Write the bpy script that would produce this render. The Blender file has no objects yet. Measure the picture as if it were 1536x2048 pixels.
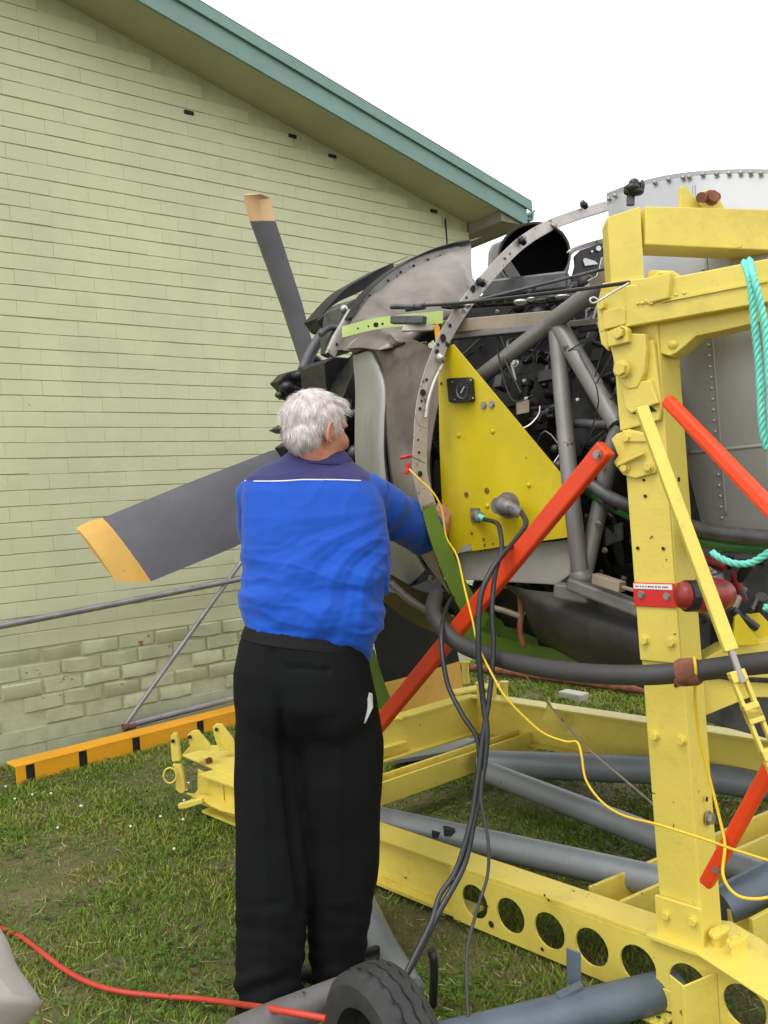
import bpy, math, random
import numpy as np
from mathutils import Vector, noise
from mathutils.bvhtree import BVHTree
random.seed(7); rng = np.random.default_rng(7)
S = bpy.context.scene
# ---------------------------------------------------------------- camera
FOC = 1700.0; RHO = math.radians(3.72); PIT = math.radians(-0.6)
CAM = np.array([0, 0, 1.45])
fw = np.array([0, math.cos(PIT), math.sin(PIT)]); r0 = np.array([1., 0, 0]); u0 = np.cross(r0, fw)
rt = math.cos(RHO)*r0 - math.sin(RHO)*u0; up = math.sin(RHO)*r0 + math.cos(RHO)*u0
cd = bpy.data.cameras.new('camera'); cam = bpy.data.objects.new('camera', cd); S.collection.objects.link(cam)
from mathutils import Matrix
cam.matrix_world = Matrix(((rt[0], up[0], -fw[0], CAM[0]), (rt[1], up[1], -fw[1], CAM[1]), (rt[2], up[2], -fw[2], CAM[2]), (0, 0, 0, 1)))
cd.sensor_fit = 'VERTICAL'; cd.sensor_height = 36; cd.lens = 36*FOC/2048
cd.clip_start = .05; cd.clip_end = 500
S.camera = cam
# ---------------------------------------------------------------- world, overcast
W = bpy.data.worlds.new('World'); S.world = W; W.use_nodes = True
nt = W.node_tree; nt.nodes.clear()
sky = nt.nodes.new('ShaderNodeTexSky'); sky.sky_type = 'NISHITA'; sky.sun_disc = False
SUN_EL, SUN_AZ = math.radians(58), math.radians(-140)
sky.sun_elevation = SUN_EL; sky.sun_rotation = SUN_AZ
hs = nt.nodes.new('ShaderNodeMix'); hs.data_type = 'RGBA'; hs.inputs[0].default_value = .93
hs.inputs[7].default_value = (12.2, 12.2, 12.6, 1)            # the cloud deck
bg = nt.nodes.new('ShaderNodeBackground'); bg.inputs[1].default_value = .12
ow = nt.nodes.new('ShaderNodeOutputWorld')
nt.links.new(sky.outputs[0], hs.inputs[6]); nt.links.new(hs.outputs[2], bg.inputs[0]); nt.links.new(bg.outputs[0], ow.inputs[0])
sl = bpy.data.lights.new('sun', 'SUN'); sl.energy = 1.1; sl.angle = math.radians(25); sl.color = (1, .97, .92)
so = bpy.data.objects.new('sun', sl); S.collection.objects.link(so)
sd = Vector((math.sin(SUN_AZ)*math.cos(SUN_EL), math.cos(SUN_AZ)*math.cos(SUN_EL), math.sin(SUN_EL)))
so.rotation_euler = sd.to_track_quat('Z', 'Y').to_euler(); so.location = (-3, -3, 8)
S.view_settings.view_transform = 'Standard'; S.view_settings.look = 'None'
S.view_settings.exposure = 0.3; S.view_settings.gamma = 1
S.render.engine = 'CYCLES'
# ---------------------------------------------------------------- pixel -> place
def ray(x, y): return fw + (x-768)/FOC*rt - (y-1024)/FOC*up
def P(x, y, D): return CAM + D*ray(x, y)
def hit(x, y, p0, n):
    d = ray(x, y); return CAM + ((np.asarray(p0)-CAM)@n)/(d@n)*d
def G(x, y, z=0.): return hit(x, y, np.array([0, 0, z]), np.array([0, 0, 1.]))
def nrm(v): v = np.asarray(v, float); return v/np.linalg.norm(v)
ZU = np.array([0, 0, 1.])
# ---------------------------------------------------------------- materials
def lin(c): return tuple(((x/255)/12.92 if x/255 <= .04045 else ((x/255+.055)/1.055)**2.4) for x in c)
def mat(name, col, rough=.5, metal=0., var=.12, vs=6., chips=None, chip_amt=.62, chip_scale=14., bump=.15, bs=60., spec=.5, streak=False, dirt=None, dirt_amt=.55, dirt_scale=3.):
    m = bpy.data.materials.new(name); m.use_nodes = True; t = m.node_tree; N = t.nodes; L = t.links
    b = N['Principled BSDF']; b.inputs['Roughness'].default_value = rough; b.inputs['Metallic'].default_value = metal
    b.inputs['Specular IOR Level'].default_value = spec
    geo = N.new('ShaderNodeNewGeometry'); src = geo.outputs['Position']
    if streak:
        mp = N.new('ShaderNodeMapping'); mp.inputs[3].default_value = (1, 1, .18); L.new(src, mp.inputs[0]); src = mp.outputs[0]
    def nz(sc, det=4., ro=.6):
        n = N.new('ShaderNodeTexNoise'); n.inputs['Scale'].default_value = sc; n.inputs['Detail'].default_value = det; n.inputs['Roughness'].default_value = ro
        L.new(src, n.inputs['Vector']); return n.outputs[0]
    def rampf(s, a, c):
        r = N.new('ShaderNodeMapRange'); r.inputs[1].default_value = a; r.inputs[2].default_value = c; L.new(s, r.inputs[0]); return r.outputs[0]
    def mix(f, a, c):
        x = N.new('ShaderNodeMix'); x.data_type = 'RGBA'
        if isinstance(f, float): x.inputs[0].default_value = f
        else: L.new(f, x.inputs[0])
        for i, v in ((6, a), (7, c)):
            if isinstance(v, tuple): x.inputs[i].default_value = (*v[:3], 1)
            else: L.new(v, x.inputs[i])
        return x.outputs[2]
    lo = tuple(c*(1-var) for c in col); hi = tuple(min(1, c*(1+var)) for c in col)
    c = mix(rampf(nz(vs), .35, .65), lo, hi)
    if dirt: c = mix(rampf(nz(dirt_scale, 6., .7), dirt_amt, dirt_amt+.2), c, dirt)
    if chips: c = mix(rampf(nz(chip_scale, 5., .65), chip_amt, chip_amt+.015), c, chips)
    L.new(c, b.inputs['Base Color'])
    if bump:
        bn = N.new('ShaderNodeBump'); bn.inputs['Strength'].default_value = bump; bn.inputs['Distance'].default_value = .004
        L.new(nz(bs, 3.), bn.inputs['Height']); L.new(bn.outputs[0], b.inputs['Normal'])
    L.new(rampf(nz(vs*2.3), -1., 2.), b.inputs['Roughness']) if False else None
    return m
YEL = (.71, .575, .10); BRN = (.16, .09, .04)
M = dict(
 yellow=mat('pale_yellow_paint', YEL, .42, var=.07, vs=3, chips=(.17, .10, .04), chip_amt=.685, chip_scale=30, dirt=(.56, .43, .07), dirt_amt=.54, dirt_scale=5, bump=.3, bs=45),
 yellow_panel=mat('bright_yellow_paint', (.60, .47, .004), .45, var=.06, vs=4, chips=(.2, .14, .02), chip_amt=.72, chip_scale=20, dirt=(.50, .38, .004), dirt_amt=.5),
 red=mat('red_orange_paint', (.72, .055, .008), .45, var=.06, chips=(.25, .03, .01), chip_amt=.72, chip_scale=18),
 red2=mat('red_label_paint', (.60, .018, .010), .5, var=.08),
 darkred=mat('dark_red_paint', (.25, .02, .015), .4, var=.3, vs=12, chips=(.05, .04, .04), chip_amt=.6),
 wall=mat('green_wall_paint', (.55, .565, .352), .6, var=.05, vs=2.0, chips=(.22, .22, .12), chip_amt=.715, chip_scale=22, bump=.35, bs=70, dirt=(.485, .50, .31), dirt_amt=.5, dirt_scale=1.3),
 wall_low=mat('weathered_green_wall_paint', (.43, .45, .28), .75, var=.12, vs=7, chips=(.30, .12, .08), chip_amt=.66, chip_scale=9, bump=.6, bs=40, dirt=(.22, .235, .13), dirt_amt=.60, dirt_scale=7),
 mortar=mat('painted_mortar', (.46, .475, .30), .8, var=.1, vs=9, bump=.5, bs=50),
 soffit=mat('soffit_board', (.42, .42, .29), .8, var=.06, vs=2),
 teal=mat('teal_trim_paint', (.155, .265, .225), .5, var=.08, vs=3, dirt=(.10, .2, .17), dirt_amt=.62),
 roof=mat('roof_metal', (.2, .32, .28), .4, var=.1),
 dark=mat('dark_gap', (.02, .02, .018), .9, var=.3),
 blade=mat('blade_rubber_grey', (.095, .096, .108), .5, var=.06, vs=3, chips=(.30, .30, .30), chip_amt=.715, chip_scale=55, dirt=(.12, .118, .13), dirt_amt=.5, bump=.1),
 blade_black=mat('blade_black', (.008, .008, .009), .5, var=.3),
 tip=mat('blade_tip_yellow', (.62, .36, .07), .5, var=.08, vs=5, chips=(.4, .25, .1), chip_amt=.68),
 tip_pale=mat('blade_tip_faded', (.66, .42, .22), .5, var=.05, vs=5),
 orange=mat('orange_yellow_paint', (.80, .36, .01), .45, var=.08, vs=4, chips=(.3, .14, .03), chip_amt=.7, dirt=(.55, .25, .02), dirt_amt=.6, dirt_scale=5),
 pipe=mat('galvanised_pipe', (.27, .27, .28), .45, metal=.5, var=.15, vs=9, chips=(.2, .1, .05), chip_amt=.68),
 rust=mat('rust', (.20, .075, .04), .85, var=.4, vs=20),
 ring=mat('former_strip_aluminium', (.50, .46, .42), .5, metal=.25, var=.12, vs=12, chips=(.2, .15, .12), chip_amt=.62, chip_scale=30),
 green=mat('green_primer', (.15, .27, .035), .5, var=.12, vs=7, chips=(.05, .09, .03), chip_amt=.66),
 green_pale=mat('pale_green_primer', (.42, .55, .17), .5, var=.1, vs=7),
 green_deep=mat('deep_green_primer', (.02, .11, .02), .5, var=.2),
 cowl=mat('heat_stained_cowl', (.17, .145, .122), .36, metal=.4, var=.25, vs=3.5, dirt=(.085, .066, .052), dirt_amt=.5, dirt_scale=4, bump=.12, bs=15),
 cowl_lip=mat('intake_lip_metal', (.30, .295, .26), .36, metal=.45, var=.12, vs=4, dirt=(.2, .2, .17), dirt_amt=.55, streak=True),
 skin=mat('nacelle_aluminium', (.37, .375, .38), .5, metal=.3, var=.08, vs=2.2, dirt=(.29, .29, .28), dirt_amt=.5, dirt_scale=3, bump=.08, bs=20, streak=True),
 steel=mat('bright_steel', (.55, .55, .53), .35, metal=.8, var=.15),
 tubegrey=mat('mount_tube_grey', (.21, .20, .19), .45, metal=.3, var=.12, vs=6, chips=(.08, .06, .05), chip_amt=.68),
 tan=mat('tan_longeron_metal', (.33, .27, .2), .55, metal=.2, var=.15, vs=8, chips=(.12, .1, .08), chip_amt=.64),
 tray=mat('grey_cream_tray', (.36, .35, .30), .6, var=.08, vs=5, dirt=(.2, .19, .16), dirt_amt=.6),
 black=mat('black_metal', (.014, .014, .016), .4, var=.4, vs=15),
 engine=mat('oily_engine_dark', (.020, .019, .018), .45, metal=.2, var=.5, vs=18, dirt=(.05, .045, .04), dirt_amt=.58, dirt_scale=14),
 engine2=mat('engine_grey_castings', (.085, .085, .085), .42, metal=.4, var=.4, vs=15),
 scoop=mat('dirty_scoop_skin', (.055, .053, .045), .6, var=.3, vs=5, dirt=(.02, .02, .018), dirt_amt=.5),
 rubber=mat('hose_rubber', (.042, .041, .038), .6, var=.15),
 cable=mat('black_cable', (.022, .024, .028), .38, var=.2),
 tyre=mat('tyre_rubber', (.030, .030, .029), .75, var=.2, vs=20, bump=.4),
 ywire=mat('yellow_wire', (.72, .48, .02), .45, var=.05),
 cord=mat('orange_red_cord', (.46, .042, .022), .55, var=.1, vs=20, bump=.3),
 bluegrey=mat('blue_grey_steel_tube', (.215, .235, .235), .45, metal=.1, var=.1, vs=6, chips=(.12, .07, .04), chip_amt=.69, chip_scale=20, dirt=(.15, .165, .165), dirt_amt=.55),
 bluetube=mat('blue_steel_tube', (.105, .135, .165), .45, metal=.1, var=.15, vs=6, chips=(.2, .2, .2), chip_amt=.72),
 rope=mat('turquoise_rope_fibre', (.16, .62, .50), .6, var=.12, vs=40),
 canvas=mat('grey_canvas', (.40, .375, .34), .9, var=.08, vs=6, bump=.3, bs=300, dirt=(.26, .24, .22), dirt_amt=.6),
 trousers=mat('black_trouser_cloth', (.0042, .0047, .0052), .85, var=.2, bump=.2, bs=400, spec=.2),
 belt=mat('black_leather', (.004, .004, .004), .6, spec=.2, var=.2),
 white=mat('white_cloth', (.75, .75, .8), .7, var=.04),
 label=mat('white_label', (.78, .78, .76), .5, var=.03), ink=mat('label_ink', (.03, .03, .03), .6),
 skinm=mat('human_skin', (.52, .23, .145), .5, var=.13, vs=30, dirt=(.50, .16, .10), dirt_amt=.52, dirt_scale=20, bump=.25, bs=200),
 hair=mat('white_hair', (.86, .79, .77), .5, var=.15, vs=60, bump=.2, bs=200),
 hair_d=mat('grey_hair', (.60, .54, .53), .55, var=.15, vs=60),
 shoe=mat('shoe_leather', (.012, .011, .011), .35, var=.2),
 eave=mat('eave_lining_board', (.22, .20, .16), .8, var=.08),
 painted_duct_shade=mat('painted_duct_shade', (.004, .004, .005), .95, spec=.1),  # near black that stands in for the shade deep in the duct
 soil=mat('soil', (.07, .05, .03), .95, var=.3, vs=8),
 cloth_grey=mat('pocket_lining', (.45, .46, .42), .8),
 bolt_steel=mat('dull_bolt_steel', (.30, .28, .25), .4, metal=.7, var=.2),
 white_clover=mat('clover_petal', (.75, .75, .7), .8), leafm=None)
# ---------------------------------------------------------------- mesh builder
class MB:
    def __init__(s): s.v = []; s.f = []; s.mi = []; s.cur = 0
    def add(s, vs, fs):
        o = len(s.v); s.v += [tuple(map(float, v)) for v in vs]; s.f += [tuple(i+o for i in f) for f in fs]; s.mi += [s.cur]*len(fs); return s
    def box(s, c, ax, ay, az):
        c, ax, ay, az = map(np.asarray, (c, ax, ay, az))
        vs = [c+i*ax+j*ay+k*az for i in (-1, 1) for j in (-1, 1) for k in (-1, 1)]
        fs = [(0, 1, 3, 2), (4, 6, 7, 5), (0, 4, 5, 1), (2, 3, 7, 6), (0, 2, 6, 4), (1, 5, 7, 3)]
        if np.dot(np.cross(ax, ay), az) < 0: fs = [f[::-1] for f in fs]
        return s.add(vs, fs)
    def beam(s, a, b, w, h, upv=ZU):
        a = np.asarray(a, float); b = np.asarray(b, float); d = nrm(b-a); sd_ = nrm(np.cross(d, upv)); u_ = np.cross(sd_, d)
        return s.box((a+b)/2, (b-a)/2, sd_*w/2, u_*h/2)
    def prism(s, pts, vec):
        pts = [np.asarray(p, float) for p in pts]; n = len(pts); vec = np.asarray(vec, float)
        nn = sum(np.cross(pts[i]-pts[0], pts[(i+1) % n]-pts[0]) for i in range(n))
        if np.dot(nn, vec) > 0: pts = pts[::-1]
        vs = pts+[p+vec for p in pts]
        fs = [tuple(range(n)), tuple(range(2*n-1, n-1, -1))]+[(i, n+i, n+(i+1) % n, (i+1) % n) for i in range(n)]
        return s.add(vs, fs)
    def tube(s, pts, r, n=10, cap=True, flat=1.0, ref=None):
        pts = [np.asarray(p, float) for p in pts]; m = len(pts); rr = r if hasattr(r, '__len__') else [r]*m
        T = [nrm(pts[min(i+1, m-1)]-pts[max(i-1, 0)]) for i in range(m)]
        x = np.asarray(ref if ref is not None else (ZU if abs(T[0][2]) < .9 else r0), float); x = nrm(x-T[0]*(x@T[0])); vs = []
        for i in range(m):
            x = nrm(x-T[i]*(x@T[i])); y = np.cross(T[i], x)
            for k in range(n):
                a = 2*math.pi*k/n; vs.append(pts[i]+rr[i]*(math.cos(a)*x*flat+math.sin(a)*y))
        fs = [(i*n+k, i*n+(k+1) % n, (i+1)*n+(k+1) % n, (i+1)*n+k) for i in range(m-1) for k in range(n)]
        if cap: fs += [tuple(range(n-1, -1, -1)), tuple(range((m-1)*n, m*n))]
        return s.add(vs, fs)
    def grid(s, rows, thick=None, closed=False):
        rows = [[np.asarray(p, float) for p in r] for r in rows]; a, b = len(rows), len(rows[0])
        vs = [p for r in rows for p in r]; fs = [(i*b+j, i*b+j+1, (i+1)*b+j+1, (i+1)*b+j) for i in range(a-1) for j in range(b-1)]
        if thick is not None:
            nv = [np.zeros(3) for _ in vs]
            for f in fs:
                c = np.cross(vs[f[2]]-vs[f[0]], vs[f[3]]-vs[f[1]])
                for i in f: nv[i] = nv[i]+c
            vs2 = [v-nrm(n_)*thick if np.linalg.norm(n_) > 0 else v for v, n_ in zip(vs, nv)]; o = len(vs)
            fs2 = [tuple(i+o for i in f[::-1]) for f in fs]
            rim = [j for j in range(b)]+[i*b+b-1 for i in range(1, a)]+[(a-1)*b+j for j in range(b-2, -1, -1)]+[i*b for i in range(a-2, 0, -1)]
            fs3 = [(rim[(i+1) % len(rim)], rim[i], rim[i]+o, rim[(i+1) % len(rim)]+o) for i in range(len(rim))]
            vs = vs+vs2; fs = fs+fs2+fs3
        return s.add(vs, fs)
    def ball(s, c, ax, ay, az, nu=12, nv=8):
        c, ax, ay, az = map(np.asarray, (c, ax, ay, az)); vs = [c+az]
        for i in range(1, nv):
            t = math.pi*i/nv
            for k in range(nu): a = 2*math.pi*k/nu; vs.append(c+az*math.cos(t)+math.sin(t)*(ax*math.cos(a)+ay*math.sin(a)))
        vs.append(c-az); fs = [(0, 1+k, 1+(k+1) % nu) for k in range(nu)]
        for i in range(nv-2):
            for k in range(nu): fs.append((1+i*nu+k, 1+(i+1)*nu+k, 1+(i+1)*nu+(k+1) % nu, 1+i*nu+(k+1) % nu))
        o = 1+(nv-2)*nu; fs += [(o+k, len(vs)-1, o+(k+1) % nu) for k in range(nu)]
        if np.dot(np.cross(ax, ay), az) < 0: fs = [f[::-1] for f in fs]
        return s.add(vs, fs)
    def hexbolt(s, c, n, r=.012, h=.010, k=6, washer=True):
        c = np.asarray(c, float); n = nrm(n); x = nrm(np.cross(n, (.3, .2, .93))); y = np.cross(n, x)
        if washer: s.prism([c+1.35*r*(math.cos(a)*x+math.sin(a)*y) for a in np.linspace(0, 2*math.pi, 13)[:-1]], n*.002)
        a0 = random.random(); s.prism([c+n*.002+r*(math.cos(a0+2*math.pi*i/k)*x+math.sin(a0+2*math.pi*i/k)*y) for i in range(k)], n*h)
        return s
    def build(s, name, m, parent=None, smooth=False, bevel=0, kind=None, label=None, autos=None, subd=0):
        me = bpy.data.meshes.new(name); off = np.array(parent_loc(parent)); va = np.array(s.v)-off
        me.from_pydata(va.tolist(), [], s.f)
        for x in (m if isinstance(m, (list, tuple)) else [m]): me.materials.append(x)
        me.polygons.foreach_set('material_index', s.mi)
        if smooth: me.polygons.foreach_set('use_smooth', [True]*len(s.f))
        me.update()
        o = bpy.data.objects.new(name, me); S.collection.objects.link(o)
        if parent is not None: o.parent = parent
        if autos:
            me.polygons.foreach_set('use_smooth', [True]*len(s.f)); me.set_sharp_from_angle(angle=math.radians(autos))
        if bevel:
            b = o.modifiers.new('bevel', 'BEVEL'); b.width = bevel; b.segments = 2; b.limit_method = 'ANGLE'; b.angle_limit = math.radians(40)
        if subd:
            b = o.modifiers.new('sub', 'SUBSURF'); b.levels = subd; b.render_levels = subd
        if kind: o['kind'] = kind
        if label: o['label'] = label
        return o
def parent_loc(p):
    l = np.zeros(3)
    while p is not None: l = l+np.array(p.location); p = p.parent
    return l
def empty(name, loc, label, cat, group=None):
    o = bpy.data.objects.new(name, None); S.collection.objects.link(o); o.location = tuple(map(float, loc)); o.empty_display_size = .1
    return tag(o, label, cat, group)
def tag(o, label, cat, group=None, kind=None):
    o['label'] = label
    if cat: o['category'] = cat
    if group: o['group'] = group
    if kind: o['kind'] = kind
    return o
def cr(pts, k=6):
    p = [np.asarray(q, float) for q in pts]; p = [2*p[0]-p[1]]+p+[2*p[-1]-p[-2]]; out = []
    for i in range(1, len(p)-2):
        for j in range(k):
            t = j/k; a, b, c, d = p[i-1], p[i], p[i+1], p[i+2]
            out.append(.5*((2*b)+(-a+c)*t+(2*a-5*b+4*c-d)*t*t+(-a+3*b-3*c+d)*t**3))
    out.append(p[-2]); return out
def pipe(name, pts, r, m, parent=None, k=6, n=10, **kw):
    return MB().tube(cr(pts, k) if k > 1 else pts, r, n).build(name, m, parent, smooth=False, autos=50, **kw)
#==STRUCT
# ================================================================ SETTING
g = MB(); g.add([(-150, -150, 0), (150, -150, 0), (150, 150, 0), (-150, 150, 0)], [(0, 1, 2, 3)])
def ground_mat():
    m = bpy.data.materials.new('lawn_ground'); m.use_nodes = True; t = m.node_tree; N = t.nodes; L = t.links; b = N['Principled BSDF']; b.inputs['Roughness'].default_value = .95
    geo = N.new('ShaderNodeNewGeometry'); cr_ = N.new('ShaderNodeValToRGB'); n = N.new('ShaderNodeTexNoise'); n.inputs['Scale'].default_value = 2.2; n.inputs['Detail'].default_value = 9; n.inputs['Roughness'].default_value = .75
    L.new(geo.outputs['Position'], n.inputs['Vector']); L.new(n.outputs[0], cr_.inputs[0]); e = cr_.color_ramp.elements
    e[0].position = .35; e[0].color = (.075, .10, .02, 1); e[1].position = .65; e[1].color = (.17, .14, .07, 1); x = cr_.color_ramp.elements.new(.5); x.color = (.10, .095, .03, 1)
    L.new(cr_.outputs[0], b.inputs['Base Color']); bp = N.new('ShaderNodeBump'); bp.inputs['Strength'].default_value = .8; bp.inputs['Distance'].default_value = .02
    n2 = N.new('ShaderNodeTexNoise'); n2.inputs['Scale'].default_value = 60; L.new(geo.outputs['Position'], n2.inputs['Vector']); L.new(n2.outputs[0], bp.inputs['Height']); L.new(bp.outputs[0], b.inputs['Normal'])
    return m
tag(g.build('ground', ground_mat()), 'worn lawn ground of grass and bare brown patches', None, kind='structure')
# ---- brick building
W0 = np.array([-2.35, 5.2, 0]); wd = nrm([.795, .607, 0]); wn = nrm([.607, -.795, 0])
def WP(t, z, o=0.): return W0+wd*t+wn*o+ZU*z
T_END = 4.12
def roofz(t): return 4.76-.262*(t-.9)
bld = empty('brick_building', WP(2, 0), 'pale green painted brick building with teal verge board', 'building')
wall = MB(); T0 = -3.5
wall.prism([WP(T0, -.2, -.0045), WP(T_END-.01, -.2, -.0045), WP(T_END-.01, roofz(T_END)+.02, -.0045), WP(T0, roofz(T0)+.02, -.0045)], -wn*.2)
wall.prism([WP(T_END-.012, -.2, -.22), WP(T_END-.012, -.2, -7), WP(T_END-.012, roofz(T_END), -7), WP(T_END-.012, roofz(T_END), -.22)], -wd*.2)
wallo = wall.build('wall', M['mortar'], bld)
CH, CL = .0985, .249
def brick_mesh(kind, seed):
    r = random.Random(seed); L_, H_ = CL-.0004, CH-.0042
    if kind == 'low': L_, H_ = CL-.011, CH-.011
    e = .0022 if kind != 'low' else .007; b = MB(); v = []
    jit = .0007 if kind != 'low' else .006
    for (ins, y) in ((0, -.02), (0, .000 if kind != 'low' else -.002), (e, .0035 if kind != 'low' else .009)):
        for (sx, sz) in ((-1, -1), (0, -1), (1, -1), (1, 1), (0, 1), (-1, 1)):
            v.append((sx*(L_/2-(ins if kind == 'low' else ins*.15))+r.uniform(-jit, jit), -y, sz*(H_/2-ins)+r.uniform(-jit, jit)))
    fs = [tuple(range(12, 18))]
    for ring in (0, 1):
        for k in range(6): a = ring*6; fs.append((a+k, a+(k+1) % 6, a+6+(k+1) % 6, a+6+k))
    me = bpy.data.meshes.new('brick'); me.from_pydata(v, [], fs); me.materials.append(M['wall'] if kind == 'hi' else M['wall_low']); me.polygons.foreach_set('use_smooth', [True]*len(fs)); me.update()
    me.set_sharp_from_angle(angle=math.radians(18 if kind != 'low' else 40))
    return me
bms = [brick_mesh('hi', i) for i in range(6)]; bmm = [brick_mesh('mid', i+90) for i in range(6)]; bml = [brick_mesh('low', i+50) for i in range(6)]
cells = []
for row in range(0, 54):
    z = (row+.5)*CH; n0 = int(math.floor((T0)/CL))
    for k in range(n0, int(T_END/CL)+2):
        t = (k+.5*(row % 2))*CL+.06; L0, L1 = t-CL/2, t+CL/2
        if L0 < T0 or L1 > T_END+.12: continue
        if z+CH/2 > roofz(t+CL/2)-.0: continue
        cells.append((t, z, row))
def inview(t, z):
    d = WP(t, z)-CAM; D = d@fw; return D > .5 and -40 < 768+FOC*(d@rt)/D < 960 and -20 < 1024-FOC*(d@up)/D < 1560, D
near = sorted([(inview(t, z)[1], t, z, row) for t, z, row in cells if inview(t, z)[0]])[:300]
ns = set((x[1], x[2]) for x in near)
rotz = math.atan2(wd[1], wd[0]); rest = MB(); pl = parent_loc(wallo)
def brickpose(t, z, row):
    low = (.22 < z < .70 and t < 2.1) ; o = random.gauss(0, .0007) if not low else random.gauss(.001, .004)
    if z <= .33: o = random.gauss(-.001, .002)
    return low, o, random.gauss(0, .0012 if not low else .006), random.gauss(0, .0015)
for t, z, row in cells:
    low, o, tw, tl = brickpose(t, z, row)
    if low and z < .55 and random.random() < .16: continue
    me = random.choice(bml if low else (bmm if z < .24 else bms)); zz = z+random.gauss(0, .0008)+.0035*noise.noise(Vector((t*.9, row*1.7, 0)))
    if (t, z) in ns:
        ob = bpy.data.objects.new('brick', me); S.collection.objects.link(ob); ob.parent = wallo
        ob.location = tuple(WP(t, zz, o)-pl); ob.rotation_euler = (0, tw, rotz+tl)
    else:
        mt = Matrix.Translation(Vector(WP(t, zz, o))) @ Matrix.Rotation(rotz+tl, 4, 'Z') @ Matrix.Rotation(tw, 4, 'Y')
        rest.cur = 1 if (low or z < .24) else 0; rest.add([tuple(mt @ v.co) for v in me.vertices], [tuple(p.vertices) for p in me.polygons])
rest.v = [tuple(WP(min((np.array(v)-W0)@wd, T_END), v[2], (np.array(v)-W0)@wn)) for v in rest.v]
rest.build('brick_courses', [M['wall'], M['wall_low']], wallo, kind='stuff', autos=18)
# roof: soffit, verge boards, gutter
OV = .42
def rz(t, dz=0): return roofz(t)+dz
rf = MB(); TA, TE = -3.2, 4.42
rf.prism([WP(TA, rz(TA, .004), -.02), WP(TE-.03, rz(TE-.03, .004), -.02), WP(TE-.03, rz(TE-.03, .004), OV-.002), WP(TA, rz(TA, .004), OV-.002)], ZU*.02)
rf.build('soffit', M['soffit'], bld)
rf = MB(); rf.prism([WP(TA, rz(TA, -.025), OV), WP(TE, rz(TE, -.025), OV), WP(TE, rz(TE, .125), OV), WP(TA, rz(TA, .125), OV)], wn*.022)
rf.build('barge_board', M['teal'], bld, bevel=.002)
rf = MB(); rf.prism([WP(TA, rz(TA, .118), OV+.024), WP(TE+.05, rz(TE+.05, .118), OV+.024), WP(TE+.05, rz(TE+.05, .20), OV+.024), WP(TA, rz(TA, .20), OV+.024)], wn*.02)
rf.prism([WP(TA, rz(TA, .20), OV+.046), WP(TE+.05, rz(TE+.05, .20), OV+.046), WP(TE+.05, rz(TE+.05, .205), OV-.1), WP(TA, rz(TA, .205), OV-.1)], ZU*.006)
rf.build('verge_flashing', M['teal'], bld, bevel=.002)
rf = MB(); rf.prism([WP(TA, rz(TA, .14), OV-.02), WP(TE, rz(TE, .14), OV-.02), WP(TE, rz(TE, .14), -7), WP(TA, rz(TA, .14), -7)], ZU*.03)
rf.build('roof', M['roof'], bld)
rf = MB(); rf.prism([WP(TE-.02, rz(TE, -.02), OV-.01), WP(TE-.02, rz(TE, -.02), -7), WP(T_END, rz(TE, -.02), -7), WP(T_END, rz(TE, -.02), OV-.01)], ZU*.015)
rf.prism([WP(T_END+.003, rz(T_END, .0), -.02), WP(TE-.03, rz(TE-.03, .0), -.02), WP(TE-.03, rz(TE, -.019), -.02), WP(T_END+.003, rz(TE, -.019), -.02)], wn*(OV+.015))
rf.build('eave_lining', M['eave'], bld)
zz = rz(TE); gp = [(-.02, .05), (0, -.01), (.085, -.01), (.095, .05), (.12, .085), (.11, .09), (.08, .055), (.075, .0), (.01, .0), (-.008, .05)]
rf = MB(); rf.prism([WP(TE+.0+a, zz+b+.045, OV+.018) for a, b in gp], -wn*7); rf.build('gutter', M['teal'], bld)
rf = MB(); rf.prism([WP(TE-.02, zz-.03, OV-.012), WP(TE-.02, zz+.12, OV-.012), WP(TE-.02, zz+.12, -7), WP(TE-.02, zz-.03, -7)], wd*.018); rf.build('fascia', M['teal'], bld)
for q in ((665, 312), (868, 422), (378, 225), (585, 272)):
    h = hit(*q, W0+wn*.01, wn); b = MB(); b.box(h, wd*.035, wn*.006, ZU*.012); b.build('wall_slot', M['dark'], bld)
t1 = (hit(890, 440, W0, wn)-W0)@wd
b = MB(); b.box(WP(t1, 3.3, .006), wd*.006, wn*.004, ZU*.62); b.build('movement_joint', M['dark'], bld)
#==YARD
# orange rail along the wall
def onl(a, b, f): return a+(b-a)*f
e0, e1 = G(62, 1563), G(700, 1391.5)
fd = nrm(e1-e0); fn = nrm(np.cross(ZU, fd)); HT = .098
rail = empty('orange_rail', e0, 'long orange yellow steel rail lying in grass along the foot of the wall', 'rail')
bx = MB(); slots = []
for px in (61, 166, 272, 400):
    slots.append((G(px, 1563+(px-62)*-.2705)-e0)@fd)
Lr = np.linalg.norm(e1-e0); segs = []; prev = -.08
for s_ in slots: segs.append((prev, s_-.022)); prev = s_+.03
segs.append((prev, Lr)); TH = .008
for a, b_ in segs: bx.box(e0+fd*(a+b_)/2+ZU*(HT/2-.02), fd*(b_-a)/2, fn*TH/2, ZU*(HT/2+.02))
bx.box(e0+fd*(Lr/2-.04)+fn*.075+ZU*(HT+.004), fd*(Lr/2+.04), fn*.08, ZU*.004); bx.build('channel', M['orange'], rail, bevel=.0015)
for s_ in slots:
    b = MB(); b.box(e0+fd*(s_+.004)+fn*.035+ZU*(HT*.45), fd*.026, fn*.025, ZU*HT*.5); b.build('slot', M['dark'], rail)
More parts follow.
